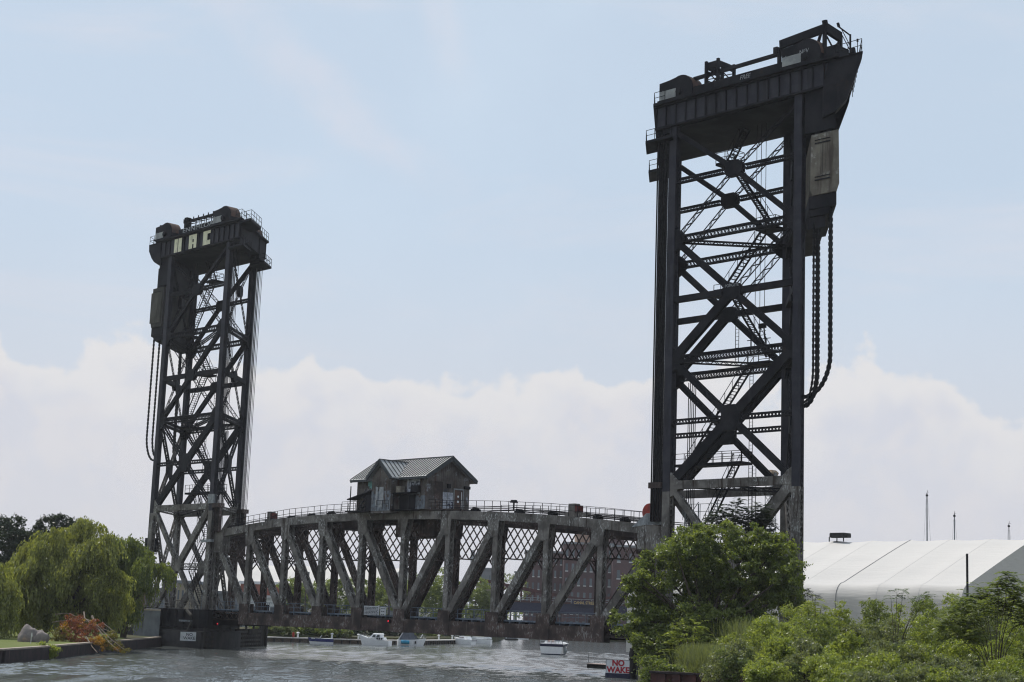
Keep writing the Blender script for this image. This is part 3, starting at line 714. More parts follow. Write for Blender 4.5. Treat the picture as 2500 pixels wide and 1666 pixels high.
    # ---------------- stairs and inner platforms
    yc = 4.2; xa = xn0+d*1.5+sk(yc); xb = xn1-d*2.5+sk(yc)
    def lerp(t): return xa+(xb-xa)*t
    fl = [(.25, 6.0, .55, 10.8), (.55, 10.8, .25, 15.6), (.25, 15.6, .62, 22.6)] if T < 0 else [(.15, 12.5, .62, 22.2)]
    fl += [(.12, 22.6, .75, 32.2), (.95, 32.8, .55, 40.0), (.45, 40.2, .9, 46.5), (.95, 46.8, .5, 54.5), (.5, 54.5, .8, 60.)]
    for t0, z0, t1, z1 in fl:
        m = MB(); m.stair((lerp(t0), yc, z0), (lerp(t1), yc, z1), 1.0); part(m, 'stair_flight', 'black', root)
    for t0, t1, zz in ((0., .72, 22.3), (.78, 1.0, 32.4), (.40, .58, 40.0), (.85, 1.05, 46.4), (.40, .60, 54.4)):
        m = MB(); xx = sorted((lerp(t0), lerp(t1))); m.box(xx[0], xx[1], yc-.9, yc+.9, zz-.28, zz)
        pf = part(m, 'landing', 'black', root)
        r = MB(); r.rail([(xx[0], yc-.85, zz), (xx[1], yc-.85, zz), (xx[1], yc+.85, zz), (xx[0], yc+.85, zz)], 1.1, 1.3, .035, (1., .5)); part(r, 'landing_railing', 'black', pf)
    m = MB()
    for t, z0, z1 in ((.66, 15, 32), (.70, 4, 22), (.5, 33, 40)):
        x = lerp(t)
        for k in (-.22, .22): m.bar((x+k, yc+1.6, z0), (x+k, yc+1.6, z1), .05)
        zz = z0
        while zz < z1: m.bar((x-.22, yc+1.6, zz), (x+.22, yc+1.6, zz), .035); zz += .4
    part(m, 'ladder', 'black', root)
    m = MB()
    for k in range(5): m.tube([(xn0+d*(2.3+k*.25)+sk(6), 6.2, 6), (xn0+d*(2.3+k*.25)+sk(6), 6.2, 31.5)], .045, 4)
    for k in range(3): m.tube([(xn1-d*(4+k*.6)+sk(2), 2, 33), (xn1-d*(4+k*.6)+sk(2), 2, 57)], .03, 4)
    part(m, 'control_ropes', 'rope', root)
    if T > 0:
        m = MB(); m.bar((93.2, 3, 33), (93.5, 3, 36.0), .1); m.bar((94.4, 3, 33), (93.9, 3, 36.), .1); m.box(93.3, 94.2, 2.9, 3.1, 35.7, 36.2); m.bar((92.3, 3, 33), (92.3, 3, 35.2), .1); m.bar((91.8, 3, 34.6), (94.8, 3, 34.6), .07)
        for k in range(6): m.bar((93.3, 3, 33.4+k*.4), (94.2, 3, 33.4+k*.4), .06)
        part(m, 'small_derrick', 'black', root)
        m = MB()
        for (y, lo) in ((EY0+.1, 0), ): 
            for xx in (85.8, 87.6):
                m.bar((xx, y+1.5, 4), (xx, y+1.5, 17.8), .09)
            for k in range(7): m.bar((85.8, y+1.5, 4+k*2), (87.6, y+1.5, 6+k*2), .06); m.bar((87.6, y+1.5, 4+k*2), (85.8, y+1.5, 6+k*2), .06); m.bar((85.8, y+1.5, 4+k*2), (87.6, y+1.5, 4+k*2), .06)
        m.rail([(85.6, y+1.4, 16.2), (90.2, y+1.4, 16.2)], 1.6, 1.2, .03)
        part(m, 'stair_enclosure', 'galv', root)
    else:
        m = MB(); m.box(-18.9, -17.2, -.4, .9, 13.3, 15.4); m.box(-18.5, -17.8, 0, .5, 15.4, 15.8); part(m, 'equipment_cabinet', 'black', root)
        m = MB(); m.box(-24, -16.5, -.2, .4, 12.3, 12.6); m.box(-24, -16.5, -.2, .4, 13.0, 13.15)
        for k in range(12): m.bar((-24+k*.62, -.2, 12.5), (-23.4+k*.62, -.2, 13.1), .05)
        m.rail([(-19.5, -.2, 13.1), (-14.5, -.2, 13.1)], 1.1, 1.2, .03)
        part(m, 'access_walkway', 'worn', root)
        m = MB(); m.box(-1.9, .6, -1.45, -.9, 14.6, 14.95); m.box(-.9, .5, -1.4, -.95, 20.0, 21.3); part(m, 'bearing_bracket', 'galv', root)
    return root, lg, sk
for T in (1, -1): tower(T)

def counterweight(T):
    xn1 = 101.23 if T > 0 else -16.32; d = T; shift = -8.13
    root = thing('counterweight', ('big beige concrete counterweight hanging behind the right tower' if T > 0 else 'dark stained concrete counterweight hanging behind the left tower'), 'counterweight', (xn1+d*2.7, EY0, 49))
    def sk(y): return shift*(y-EY0)/(EY1-EY0)
    def para(mb, xa, xb, ya, yb, z0, z1, t=0, b=0):
        if xa > xb: xa, xb = xb, xa
        mb.hexa([(xa+b+sk(ya), ya, z0), (xb-b+sk(ya), ya, z0), (xb-b+sk(yb), yb, z0), (xa+b+sk(yb), yb, z0), (xa+t+sk(ya), ya, z1), (xb-t+sk(ya), ya, z1), (xb-t+sk(yb), yb, z1), (xa+t+sk(yb), yb, z1)])
    m = MB(); para(m, xn1+d*1.25, xn1+d*4.65, EY0-.35, EY1+.35, 47.9, 53.3, .08, 0); para(m, xn1+d*1.25, xn1+d*4.65, EY0-.35, EY1+.35, 47.2, 47.9, 0, .3)
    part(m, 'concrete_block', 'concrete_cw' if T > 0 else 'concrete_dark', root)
    if T < 0:
        m = MB(); m.box(-20.85, -17.75, EY0-.33-.10, EY0-.352, 47.9, 52.6); part(m, 'lit_end_face', 'concrete_lit', root)  # thin slab added to carry the lit end's lighter tone
    m = MB()
    for zz in (52.3, 48.6): 
        x0, x1 = sorted((xn1+d*2.1, xn1+d*3.9)); m.box(x0+0, x1, EY0-.42, EY0-.34, zz, zz+.12); m.box(x0, x1, EY0-.42, EY0-.34, zz+.35, zz+.42)
    m.box(xn1+d*2.95-.02, xn1+d*2.95+.02, EY0-.365, EY0-.34, 49.0, 52.2)
    part(m, 'tie_plates', 'black', root)
    m = MB(); para(m, xn1+d*1.1, xn1+d*4.35, EY0-.2, EY1+.2, 45.9, 47.18); para(m, xn1+d*1.1, xn1+d*3.6, EY0-.1, EY1+.1, 45.2, 45.88, 0, .2)
    if T > 0: para(m, xn1+d*1.0, xn1+d*3.1, EY0+.1, EY1-.1, 44.0, 45.18)
    m_ = m; m = MB()
    for k in range(3):
        para(m, xn1+d*(1.5+k), xn1+d*(1.75+k), EY0, EY0+.6, 53.28, 56.5)
    para(m, xn1+d*1.5, xn1+d*3.75, EY0, EY0+.6, 53.31, 53.6)
    hp = m; m = m_; part(m, 'steel_frame', 'black', root); part(hp, 'hanger_posts', 'black', root)
    m = MB()
    for k in range(3): para(m, xn1+d*(1.5+k), xn1+d*(1.75+k), EY1-.6, EY1, 53.28, 56.5)
    para(m, xn1+d*1.5, xn1+d*3.75, EY1-.6, EY1, 53.31, 53.6); part(m, 'hanger_posts', 'black', root)
    # balance chains hanging in a loop back to the tower leg
    specs = ((1.75, EY0+.1, 28.6, .12, 1), (2.25, EY0+.35, 28.3, .24, 1), (3.75, EY0+.3, 29.8, .22, 0)) if T > 0 else ((3.5, EY0, 29, .16, 0), (2.1, EY0+.3, 29, .16, 1), (3.2, EY1-.3, 29, .16, 0), (2.4, EY1-.8, 29, .16, 1))
    for (ox, y, zl, r, in_) in specs:
        pts = []; x0 = xn1+d*ox+sk(y); xe = xn1+d*.55+sk(y); zt = (44.6 if ox < 3.3 else 46.0) if T > 0 else 45.9
        z = zt
        while z > zl+1.5: pts.append(Vector((x0, y, z))); z -= .42
        n = 12
        for k in range(n+1):
            a = k/n*math.pi/2; pts.append(Vector((xe+(x0-xe)*math.cos(a)**.8, y, zl+1.5-(1.5+(1.6 if in_ else 2.2))*math.sin(a)*(.75+.25*math.sin(a)))))
        m = MB()
        # resample to equal links
        q = [pts[0]]; acc = 0
        for a, b in zip(pts, pts[1:]):
            while (b-q[-1]).length >= .30 and (b-a).length > 0: q.append(q[-1]+(b-q[-1]).normalized()*.30)
        for i, (a, b) in enumerate(zip(q, q[1:])):
            e = (b-a)*.12
            if i % 2: m.bar(a-e, b+e, r*1.25, r*1.0, (0, 1, 0))
            else: m.bar(a-e, b+e, r*1.6, r*1.3, (0, 1, 0))
        nm = {True: 'right', False: 'left'}[T > 0]
        nth = list(specs).index((ox, y, zl, r, in_))
        lab = (['thin balance chain closest to the leg under the beige counterweight', 'thick middle balance chain under the beige counterweight', 'outer looping balance chain under the beige counterweight'] if T > 0 else
               ['leftmost outer balance chain under the left counterweight', 'balance chain hanging just left of the left tower rear leg', 'balance chain seen through the left tower, outer of the far pair', 'balance chain seen through the left tower, inner of the far pair'])[nth]
        o = m.build('balance_chain', 'rope', loc=(x0, y, zt)); tag(o, lab, 'chain', 'balance chains under the counterweights')
for T in (1, -1): counterweight(T)

def rope_bundle(T, near, label):
    """hoisting ropes from a river-side sheave down to the end of a truss"""
    d = T; x = (84.83 if T > 0 else -.41) if near else (76.7 if T > 0 else -8.55); y = EY0 if near else EY1
    root = thing('hoist_ropes', label, 'cables', (x-d*1.5, y, 17), group='hoist ropes carrying the lift span')
    k = 0
    for ix in range(5):
        for iy in range(2):
            m = MB(); xx = x-d*(.72+ix*.33+.16*iy); yy = y-.3+iy*.45
            m.tube([(xx, yy, 16.0), (xx-d*.03*ix, yy, 57.4)], .085 if T > 0 else .04, 5)
            part(m, 'rope', 'ropelight' if (ix+iy*2) % 3 == 2 and T < 0 and not near else 'rope', root); k += 1
    m = MB(); m.box(min(x-d*.6, x-d*2.3), max(x-d*.6, x-d*2.3), y-.5, y+.5, 19.4, 20.0); 
    for ix in range(5): m.bar((x-d*(.8+ix*.34), y, 16), (x-d*(.8+ix*.34), y, 19.6), .2, .3)
    part(m, 'rope_sockets', 'rusty', root)
rope_bundle(1, True, 'dark rope bundle on the river side of the near right tower leg')
rope_bundle(1, False, 'rope bundle behind the right tower, at its far river corner')
rope_bundle(-1, True, 'rope bundle in front of the near leg of the left tower')
rope_bundle(-1, False, 'pale and dark ropes down the right edge of the left tower')

# ------------------------------------------------------------------ machine house on the span
def house():
    root = thing('machine_house', 'rusty metal clad machine house with ribbed gable roof on top of the lift span', 'machine house', (39.7, 2.5, 18.14))
    x0, x1, y0, y1, z0, ze = 32.6, 46.3, -.8, 6.0, 18.14, 22.35; yr, zr = 2.6, 24.55
    m = MB()
    m.prism([(x1, y0, z0), (x1, y1, z0), (x1, y1, ze), (x1, yr, zr), (x1, y0, ze)], (-.12, 0, 0)); m.prism([(x0, y0, z0), (x0, y1, z0), (x0, y1, ze), (x0, yr, zr), (x0, y0, ze)], (.12, 0, 0))
    m.box(x0+.12, x1-.12, y0, y0+.12, z0, ze); m.box(x0+.12, x1-.12, y1-.12, y1, z0, ze)
    k = 0
    for i in range(46): x = x0+.15+i*.3; m.box(x, x+.05, y0-.03, y0, z0, ze)
    for i in range(22): y = y0+.1+i*.3; m.box(x1, x1+.03, y, y+.05, z0, min(ze+(zr-ze)*(1-abs(y-yr)/(yr-y0)), zr)-.1)
    w = part(m, 'wall', 'siding', root)
    # gabled projection toward the viewer
    bx0, bx1, by = 37.4, 41.2, -2.2; bz = 22.2; bp = 23.9; bm = (bx0+bx1)/2
    m = MB(); m.prism([(bx0, by, z0-.4), (bx1, by, z0-.4), (bx1, by, bz), (bm, by, bp), (bx0, by, bz)], (0, 1.38, 0)); 
    for i in range(13): x = bx0+.1+i*.3; m.box(x, x+.05, by-.03, by, z0, bz-.1)
    part(m, 'projecting_bay', 'siding', root)
    # roof
    ov = .65; t = .16
    def slope(ya, za, yb, zb, xa, xb, mb, tt=t):
        n = Vector((0, -(zb-za), (yb-ya))).normalized()*tt
        mb.hexa([(xa, ya, za), (xb, ya, za), (xb, yb, zb), (xa, yb, zb), (xa, ya+n.y, za+n.z), (xb, ya+n.y, za+n.z), (xb, yb+n.y, zb+n.z), (xa, yb+n.y, zb+n.z)])
    ye, zee = y0-ov, ze-ov*(zr-ze)/(yr-y0); yf = y1+ov; 
    m = MB(); slope(ye, zee, yr, zr, x0-.6, x1+.6, m); slope(yf, zee, yr, zr, x1+.6, x0-.6, m)
    rf = part(m, 'roof', 'roofmetal', root)
    m = MB(); n = 27
    for i in range(n+1):
        x = x0-.6+(x1-x0+1.2)*i/n
        for (a, b) in (((x, ye, zee+.19), (x, yr, zr+.19)), ((x, yf, zee+.19), (x, yr, zr+.19))): m.bar(a, b, .12, .17)
    m.bar((x0-.65, yr, zr+.24), (x1+.65, yr, zr+.24), .25, .1)
    part(m, 'roof_seams', 'roofdark', rf)
    m = MB()
    for x in (x0-.62, x1+.62):
        m.bar((x, ye-.02, zee-.05), (x, yr, zr-.05), .1, .42); m.bar((x, yf+.02, zee-.05), (x, yr, zr-.05), .1, .42)
    m.bar((x0-.6, ye-.04, zee-.02), (x1+.6, ye-.04, zee-.02), .12, .3); m.bar((x0-.6, yf+.04, zee-.02), (x1+.6, yf+.04, zee-.02), .12, .3)
    part(m, 'fascia', 'roofdark', rf)
    # bay roof, two small slopes running back into the main slope
    m = MB(); hw = (bx1-bx0)/2+.55; drop = (bp-bz)/((bx1-bx0)/2)*hw; yb_ = by-.55
    ms = (zr-ze)/(yr-y0)
    def ymain(z): return y0+(z-ze)/ms
    zp = bp+.18; zl = zp-drop
    for s in (-1, 1):
        A = (bm, yb_, zp); B = (bm+s*hw, yb_, zl); C = (bm+s*hw, max(ymain(zl), ye)+.0, zl); D = (bm, ymain(zp)+.05, zp)
        q = [A, B, C, D]; i0 = len(m.v)
        up = Vector((0, 0, .16)); m.hexa([*q, *[Vector(v)+up for v in q]])
    br = part(m, 'bay_roof', 'roofmetal', root)
    m = MB()
    for s in (-1, 1):
        for k in range(8):
            f = k/7; y = yb_+(ymain(zp)-yb_)*f
            zend = max(zl, ze+(y-y0)*ms) if y > y0 else zl; fr_ = (zp-zend)/(zp-zl)
            if fr_ > .05: m.bar((bm, y, zp+.2), (bm+s*hw*fr_, y, zend+.19), .07, .13)
        m.bar((bm, yb_-.03, zp), (bm+s*hw, yb_-.03, zl), .12, .42)
    m.bar((bm, yb_, zp+.22), (bm, ymain(zp), zp+.22), .2, .08)
    part(m, 'bay_roof_seams', 'roofdark', br)
    # openings and paint
    m = MB(); m.box(x1+.04, x1+.10, 3.5, 4.85, 18.2, 20.8); dr = part(m, 'door', 'rust', root)
    m = MB(); m.box(x1+.04, x1+.13, 3.36, 3.49, 18.2, 20.95); m.box(x1+.04, x1+.13, 4.86, 4.99, 18.2, 20.95); m.box(x1+.04, x1+.13, 3.49, 4.86, 20.81, 20.95); part(m, 'door_frame', 'galv', dr)
    m = MB(); m.tube([(x1+.11, 4.1, 20.0), (x1+.13, 4.1, 20.0)], .14, 10); m.box(x1+.11, x1+.125, 3.95, 4.25, 19.25, 19.5); m.box(x1+.11, x1+.125, 4.6, 4.68, 18.6, 20.6); part(m, 'door_sticker', 'signwhite', dr)
    m = MB(); m.box(x1+.04, x1+.07, .35, 1.65, 18.3, 21.6); part(m, 'boarded_panel', 'rusty', root)
    m = MB(); m.box(x1+.04, x1+.06, 1.7, 3.3, 18.3, 20.4); part(m, 'paint_patch', 'graff_grey', root)
    m = MB(); m.box(x1+.05, x1+.3, 2.3, 2.75, 20.9, 21.4); m.box(x1+.05, x1+.3, 5.0, 5.9, 21.0, 21.35); part(m, 'wall_lamp', 'black', root)
    text('graffiti', 'e3', 1.1, 'navy', None, frame_mat((x1+.07, 2.95, 18.85), (0, 1, 0)), .01, 0, 1, .03).parent = root
    text('graffiti', 'PF', .6, 'textdark', None, frame_mat((x1+.07, 2.1, 20.55), (0, 1, 0)), .01).parent = root
    m = MB(); m.box(42.6, 45.0, y0-.06, y0-.035, 20.0, 22.1); part(m, 'paint_patch', 'graff_grey', root)
    text('graffiti', 'BOC', .36, 'textdark', None, frame_mat((43.2, y0-.08, 21.85), (1, 0, 0)), .01).parent = root
    text('graffiti', 'LEVE?', 1.15, 'textdark', None, frame_mat((44.0, y0-.08, 21.05), (1, 0, 0)), .01, .0, .82, .02).parent = root
    m = MB(); m.box(43.6, 46.1, y0-.05, y0-.035, 18.2, 19.8); part(m, 'paint_patch', 'graff_blue', root)
    m = MB(); m.box(bx0+.05, bx1-.05, by-.06, by-.035, 18.0, 20.4); part(m, 'paint_patch', 'graff_blue', root)
    m = MB(); m.box(34.9, 36.4, y0-.06, y0-.035, 21.25, 21.95); m.box(35.2, 36.2, y0-.06, y0-.035, 20.95, 21.3); part(m, 'paint_patch', 'graff_teal', root)
    m = MB(); m.box(38.3, 38.7, by-.1, by-.04, 18.6, 20.9); m.box(39.0, 39.8, by-.1, by-.04, 18.4, 20.9); part(m, 'boarded_window', 'textgrey', root)
    m = MB(); m.box(34.2, 36.2, y0-.1, y0-.04, 19.6, 20.9); part(m, 'window', 'glass', root)
    # porches left and right of the bay
    m = MB(); m.prism([(32.4, -2.2, 19.5), (37.2, -2.2, 20.5), (37.2, -2.2, 20.62), (32.4, -2.2, 19.62)], (0, 1.35, 0)); m.box(32.4, 37.3, -2.4, -.6, 18.0, 18.12)
    m.bar((33, -2.1, 18.1), (33, -2.1, 21.2), .1); m.rail([(31.6, -2.3, 18.12), (36.4, -2.3, 18.12)], 1.15, 1.1, .03, (1., .5)); m.stair((34.4, -1.7, 18.1), (36.2, -1.7, 20.0), .6)
    m.box(36, 37.3, -2.0, -.9, 18.1, 20.0)
    part(m, 'porch', 'black', root)
    m = MB(); m.box(41.25, 44.6, -2.0, -.85, 20.05, 20.17); m.box(41.25, 45.0, -2.2, -.85, 18.0, 18.13); m.bar((44.4, -1.95, 18.1), (44.4, -1.95, 20.1), .12); m.bar((41.4, -1.95, 18.1), (41.4, -1.95, 20.1), .1)
    m.rail([(38.8, -2.5, 18.13), (41.2, -2.5, 18.13)], 1.1, 1.2, .03, (1., .6)); m.box(43.9, 45.2, -1.4, -.9, 20.18, 21.0)
    m.box(41.4, 44.3, -.95, -.87, 18.2, 20.0)
    part(m, 'balcony', 'black', root)
    m = MB(); m.box(41.6, 42.5, -1.8, -1.1, 20.18, 20.95); part(m, 'rusted_drum', 'concrete_cw', root)
    for c in root.children:
        if c.name.startswith('graffiti'): c.data.transform(Matrix.Translation(-Vector(root.location)))
house()

# notice boards on the span railing
def notice(x0, x1, z0, z1, lines, label):
    root = thing('notice_board', label, 'sign', ((x0+x1)/2, -.56, z0))
    m = MB(); m.box(x0, x1, -.60, -.56, z0, z1); part(m, 'panel', 'signgrey', root)
    m = MB(); n = lines
    for k in range(n):
        z = z1-.18-k*(z1-z0-.3)/max(1, n-1); x = x0+.15
        while x < x1-.35:
            w = random.uniform(.12, .34); m.box(x, min(x+w, x1-.12), -.612, -.60, z-.045, z+.045); x += w+.08
    part(m, 'text_lines', 'textdark', root)
notice(35.0, 38.0, 5.4, 6.5, 6, 'large faded white notice board full of text hung on the span')
notice(38.25, 39.3, 5.4, 6.42, 3, 'small white notice beside the large board on the span')

# ------------------------------------------------------------------ piers
def left_pier():
    root = thing('bridge_pier', 'dark concrete pier with timber fender under the left tower', 'pier', (-9, 3, 0))
    m = MB()
    p = [(-9.5, -3.4), (3.9, -4.1), (4.2, -3.6), (-6.6, 9.4), (-27.5, 11), (-17.5, -3.4)]
    m.prism([(x, y, -.6) for x, y in p], (0, 0, 2.9)); 
    q = [(-9.2, -2.6), (1.6, -3.0), (2.2, -2.2), (-7.4, 9.2), (-26.5, 10), (-17.2, -2.6)]
    m.prism([(x, y, 2.32) for x, y in q], (0, 0, .35))
    part(m, 'pier_body', 'darkconcrete', root)
    m = MB()
    for a, b in zip(q, q[1:]+q[:1]): m.bar((a[0], a[1], 3.95), (b[0], b[1], 3.95), .25, 2.5)
    for k in range(9): x = -17+k*2.1; m.box(x-.1, x+.1, -3.3, -2.4, 2.7, 5.1)
    for k in range(6):
        t = k/5; x = -16.5+17*t; y = -.5; m.box(x-.2, x+.2, -2.3, 9.5, 3.2, 5.0)
    part(m, 'base_girder', 'black', root)
    m = MB(); m.box(-26, 2.2, -2.9, 9.6, 5.14, 5.24); part(m, 'deck', 'black', root)
    m = MB(); m.rail([(-26, -2.8, 5.24), (-1.5, -2.8, 5.24)], 1.15, 1.6, .035, (1., .66, .33)); m.rail([(-26, 9.4, 5.24), (-10, 9.4, 5.24)], 1.15, 1.6, .035, (1., .5)); part(m, 'railing', 'worn', root)
    m = MB(); m.box(-3.2, .2, -3.35, -3.28, 3.5, 3.75); part(m, 'blue_conduit', 'graff_blue', root)
    m = MB(); m.tube([(-1.2, -3.4, 5.1), (.2, -3.5, 4.4), (.3, -3.5, 3.2), (-.6, -3.4, 2.2), (-1.8, -3.4, 1.8)], .22, 8); part(m, 'drain_pipe', 'concrete_dark', root)
    # fender of piles and planks on the channel side
    m = MB()
    for k in range(30):
        t = k/29; x = 4.5-21.5*t; y = -3.9+24.1*t
        if t < .5 and k % 3: continue
        m.tube([(x, y, -.5), (x, y, 2.35+.5*(k % 4 == 0)+(.3 if t > .5 else 0))], .17, 7)
    for z, t0 in ((.35, 0), (.95, 0), (1.6, 0), (2.2, .5)): m.bar((4.6-21.5*t0, -3.95+24.1*t0, z), (-16.9, 20.1, z), .16, .30)
    for dx, dy in ((0, 0), (.5, -.6), (-.5, .5), (.2, .6)): m.tube([(-17+dx, 20.2+dy, -.5), (-17+dx, 20.2+dy, 3.35)], .26, 8)
    m.box(-12, -10.5, 13.5, 15, 1.9, 2.6)
    m.bar((1.4, -3.6, 1.2), (3.6, -3.2, 1.2), .2, .4)
    part(m, 'timber_fender', 'timber', root)
left_pier()
def sign(name, label, origin, xdir, w, h, mt, bold, z0, stand=False, size=.8, base=None):
    root = thing(name, label, 'sign', origin)
    x = Vector(xdir).normalized(); n = x.cross(Vector((0, 0, 1)))     # facing
    m = MB(); a = -x*w/2; b = x*w/2
    m.prism([a, b, b+Vector((0, 0, h)), a+Vector((0, 0, h))], -n*.06); lpart(m, 'panel', 'signwhite', root)
    m = MB(); 
    for q, r_ in ((a, a+Vector((0, 0, h))), (b, b+Vector((0, 0, h))), (a, b), (a+Vector((0, 0, h)), b+Vector((0, 0, h)))): m.bar(q+n*.005, r_+n*.005, .05, .03)
    lpart(m, 'frame', 'galv', root)
    t = text('lettering', 'NO\nWAKE', size, mt, root, frame_mat(n*.02+Vector((0, 0, h*.5)), x), .006, 0, 1.0, bold)
    if base:
        m = MB(); m.prism([a*1.04+n*.1, b*1.04+n*.1, b*1.04+n*.1-Vector((0, 0, .5)), a*1.04+n*.1-Vector((0, 0, .5))], -n*1.6); lpart(m, 'float', 'navy', root)
    return root
sign('warning_sign', 'white sign reading NO WAKE in dark thin letters on the left pier', (2.1, -4.75, .98), RIGHT*.98+YAW*.1, 2.45, 1.2, 'textdark', .008, 0, size=.56)
_sx = Vector((.98, .2, 0)).normalized()
sign('warning_sign', 'white sign reading NO WAKE in bold red letters at the right pier', tuple(Vector((81.0, -3.2, .52))-RIGHT*.25), RIGHT*.97-YAW*.25, 2.5, 1.35, 'textred', .035, 0, size=.80, base=True)
def right_pier():
    root = thing('bridge_pier', 'dark pier under the right tower mostly hidden by the big tree', 'pier', (90, 3, 0))
    m = MB(); p = [(82.3, -2.4), (104, -2.4), (104, 11), (76, 11), (74.4, 9)]; p = [(82.6, -2.6), (104, -2.6), (97, 11), (74.6, 11), (74.2, 8.5)]
    m.prism([(x, y, -.6) for x, y in p], (0, 0, 3.3)); part(m, 'pier_body', 'darkconcrete', root)
    m = MB()
    for k in range(9):
        t = k/8; x = 81.9+(73.7-81.9)*t; y = -2.6+11*t; m.tube([(x, y, -.5), (x, y, 3.1)], .2, 7)
    for z in (.4, 1.1, 1.8, 2.5): m.bar((81.8, -2.7, z), (73.6, 8.6, z), .18, .55)
    part(m, 'timber_fender', 'timber', root)
    m = MB(); m.box(83, 103, -2.2, 9, 2.7, 5.1); part(m, 'base_girder', 'black', root)
right_pier()
def pontoon():
    a = PX(1433, 203, 0); b = PX(1505, 200, 0); root = thing('floating_dock', 'low pink decked float beside the right pier', 'dock', a)
    d = (b-a).normalized(); n = Vector((-d.y, d.x, 0)); n = n if n.dot(YAW) > 0 else -n; ln = (b-a).length
    m = MB(); m.prism([(0, 0, 0), d*ln, d*ln+n*6, n*1.5], (0, 0, .42)); lpart(m, 'hull', 'rubber', root)
    m = MB(); m.prism([Vector((0, 0, .43))-n*.05, d*ln+Vector((0, 0, .43))-n*.05, d*ln+n*6+Vector((0, 0, .43)), n*1.5+Vector((0, 0, .43))], (0, 0, .07)); lpart(m, 'deck', 'pinkdeck', root)
    m = MB()
    for t in range(7):
        q = n*1.5+(d*ln+n*4.5)*(t/6)+Vector((0, 0, .5)); m.bar(q, q+Vector((0, 0, 1.3)), .03)
    m.bar(n*.3+Vector((0, 0, .5)), n*.3+Vector((0, 0, 1.7)), .07); lpart(m, 'rail_posts', 'galv', root)
pontoon()
def abutment():
    a = PX(324, 236, 0); b = PX(386, 231, 0); root = thing('bridge_abutment', 'blue grey concrete abutment left of the left pier, beside the willow', 'abutment', a)
    d = (b-a).normalized(); n = (b-EYE); n.z = 0; n = (n.normalized()-RIGHT*.05)*.6; ln = (b-a).length
    m = MB(); m.prism([(0, 0, -.3), d*ln, d*ln+n*9, n*9], (0, 0, 5.1)); lpart(m, 'wall_block', 'concrete', root)
    m = MB(); m.prism([Vector((0, 0, 4.82))-n*.15-d*.1, d*(ln+.05)-n*.15+Vector((0, 0, 4.82)), d*(ln+.05)+n*9+Vector((0, 0, 4.82)), n*9-d*.1+Vector((0, 0, 4.82))], (0, 0, .22)); lpart(m, 'coping', 'pilecap', root)
    q = PX(347, 232.5, 4.9)-a; m = MB(); m.bar(q, q+Vector((0, 0, 4.5)), .42, .42); lpart(m, 'pipe_post', 'oldwood', root)
abutment()
def approach():
    # the railway approach behind the left tower: steel girder on bents
    root = thing('approach_viaduct', 'low dark steel railway approach behind the left tower', 'viaduct', (-30, 4, 0))
    m = MB()
    for y in (-1.8, 9.4): m.box(-75, -26.2, y-.2, y+.2, 3.1, 5.0)
    m.box(-75, -26.2, -2.2, 9.8, 5.02, 5.2); part(m, 'plate_girder', 'rusty', root)
    m = MB(); m.rail([(-75, -2.1, 5.2), (-26.4, -2.1, 5.2)], 1.2, 2, .035, (1., .66, .33)); part(m, 'railing', 'worn', root)
    for x in (-40, -58):
        m = MB(); m.box(x-.4, x+.4, -2, 9.6, 0, 3.1); part(m, 'bent', 'concrete', root)
    root = thing('approach_viaduct', 'low steel railway approach behind the right tower, hidden by trees', 'viaduct', (110, 4, 0))
    m = MB()
    for y in (-1.8, 9.4): m.box(104.2, 150, y-.2, y+.2, 3.1, 5.0)
    m.box(104.2, 150, -2.2, 9.8, 5.02, 5.2); part(m, 'plate_girder', 'rusty', root)
approach()
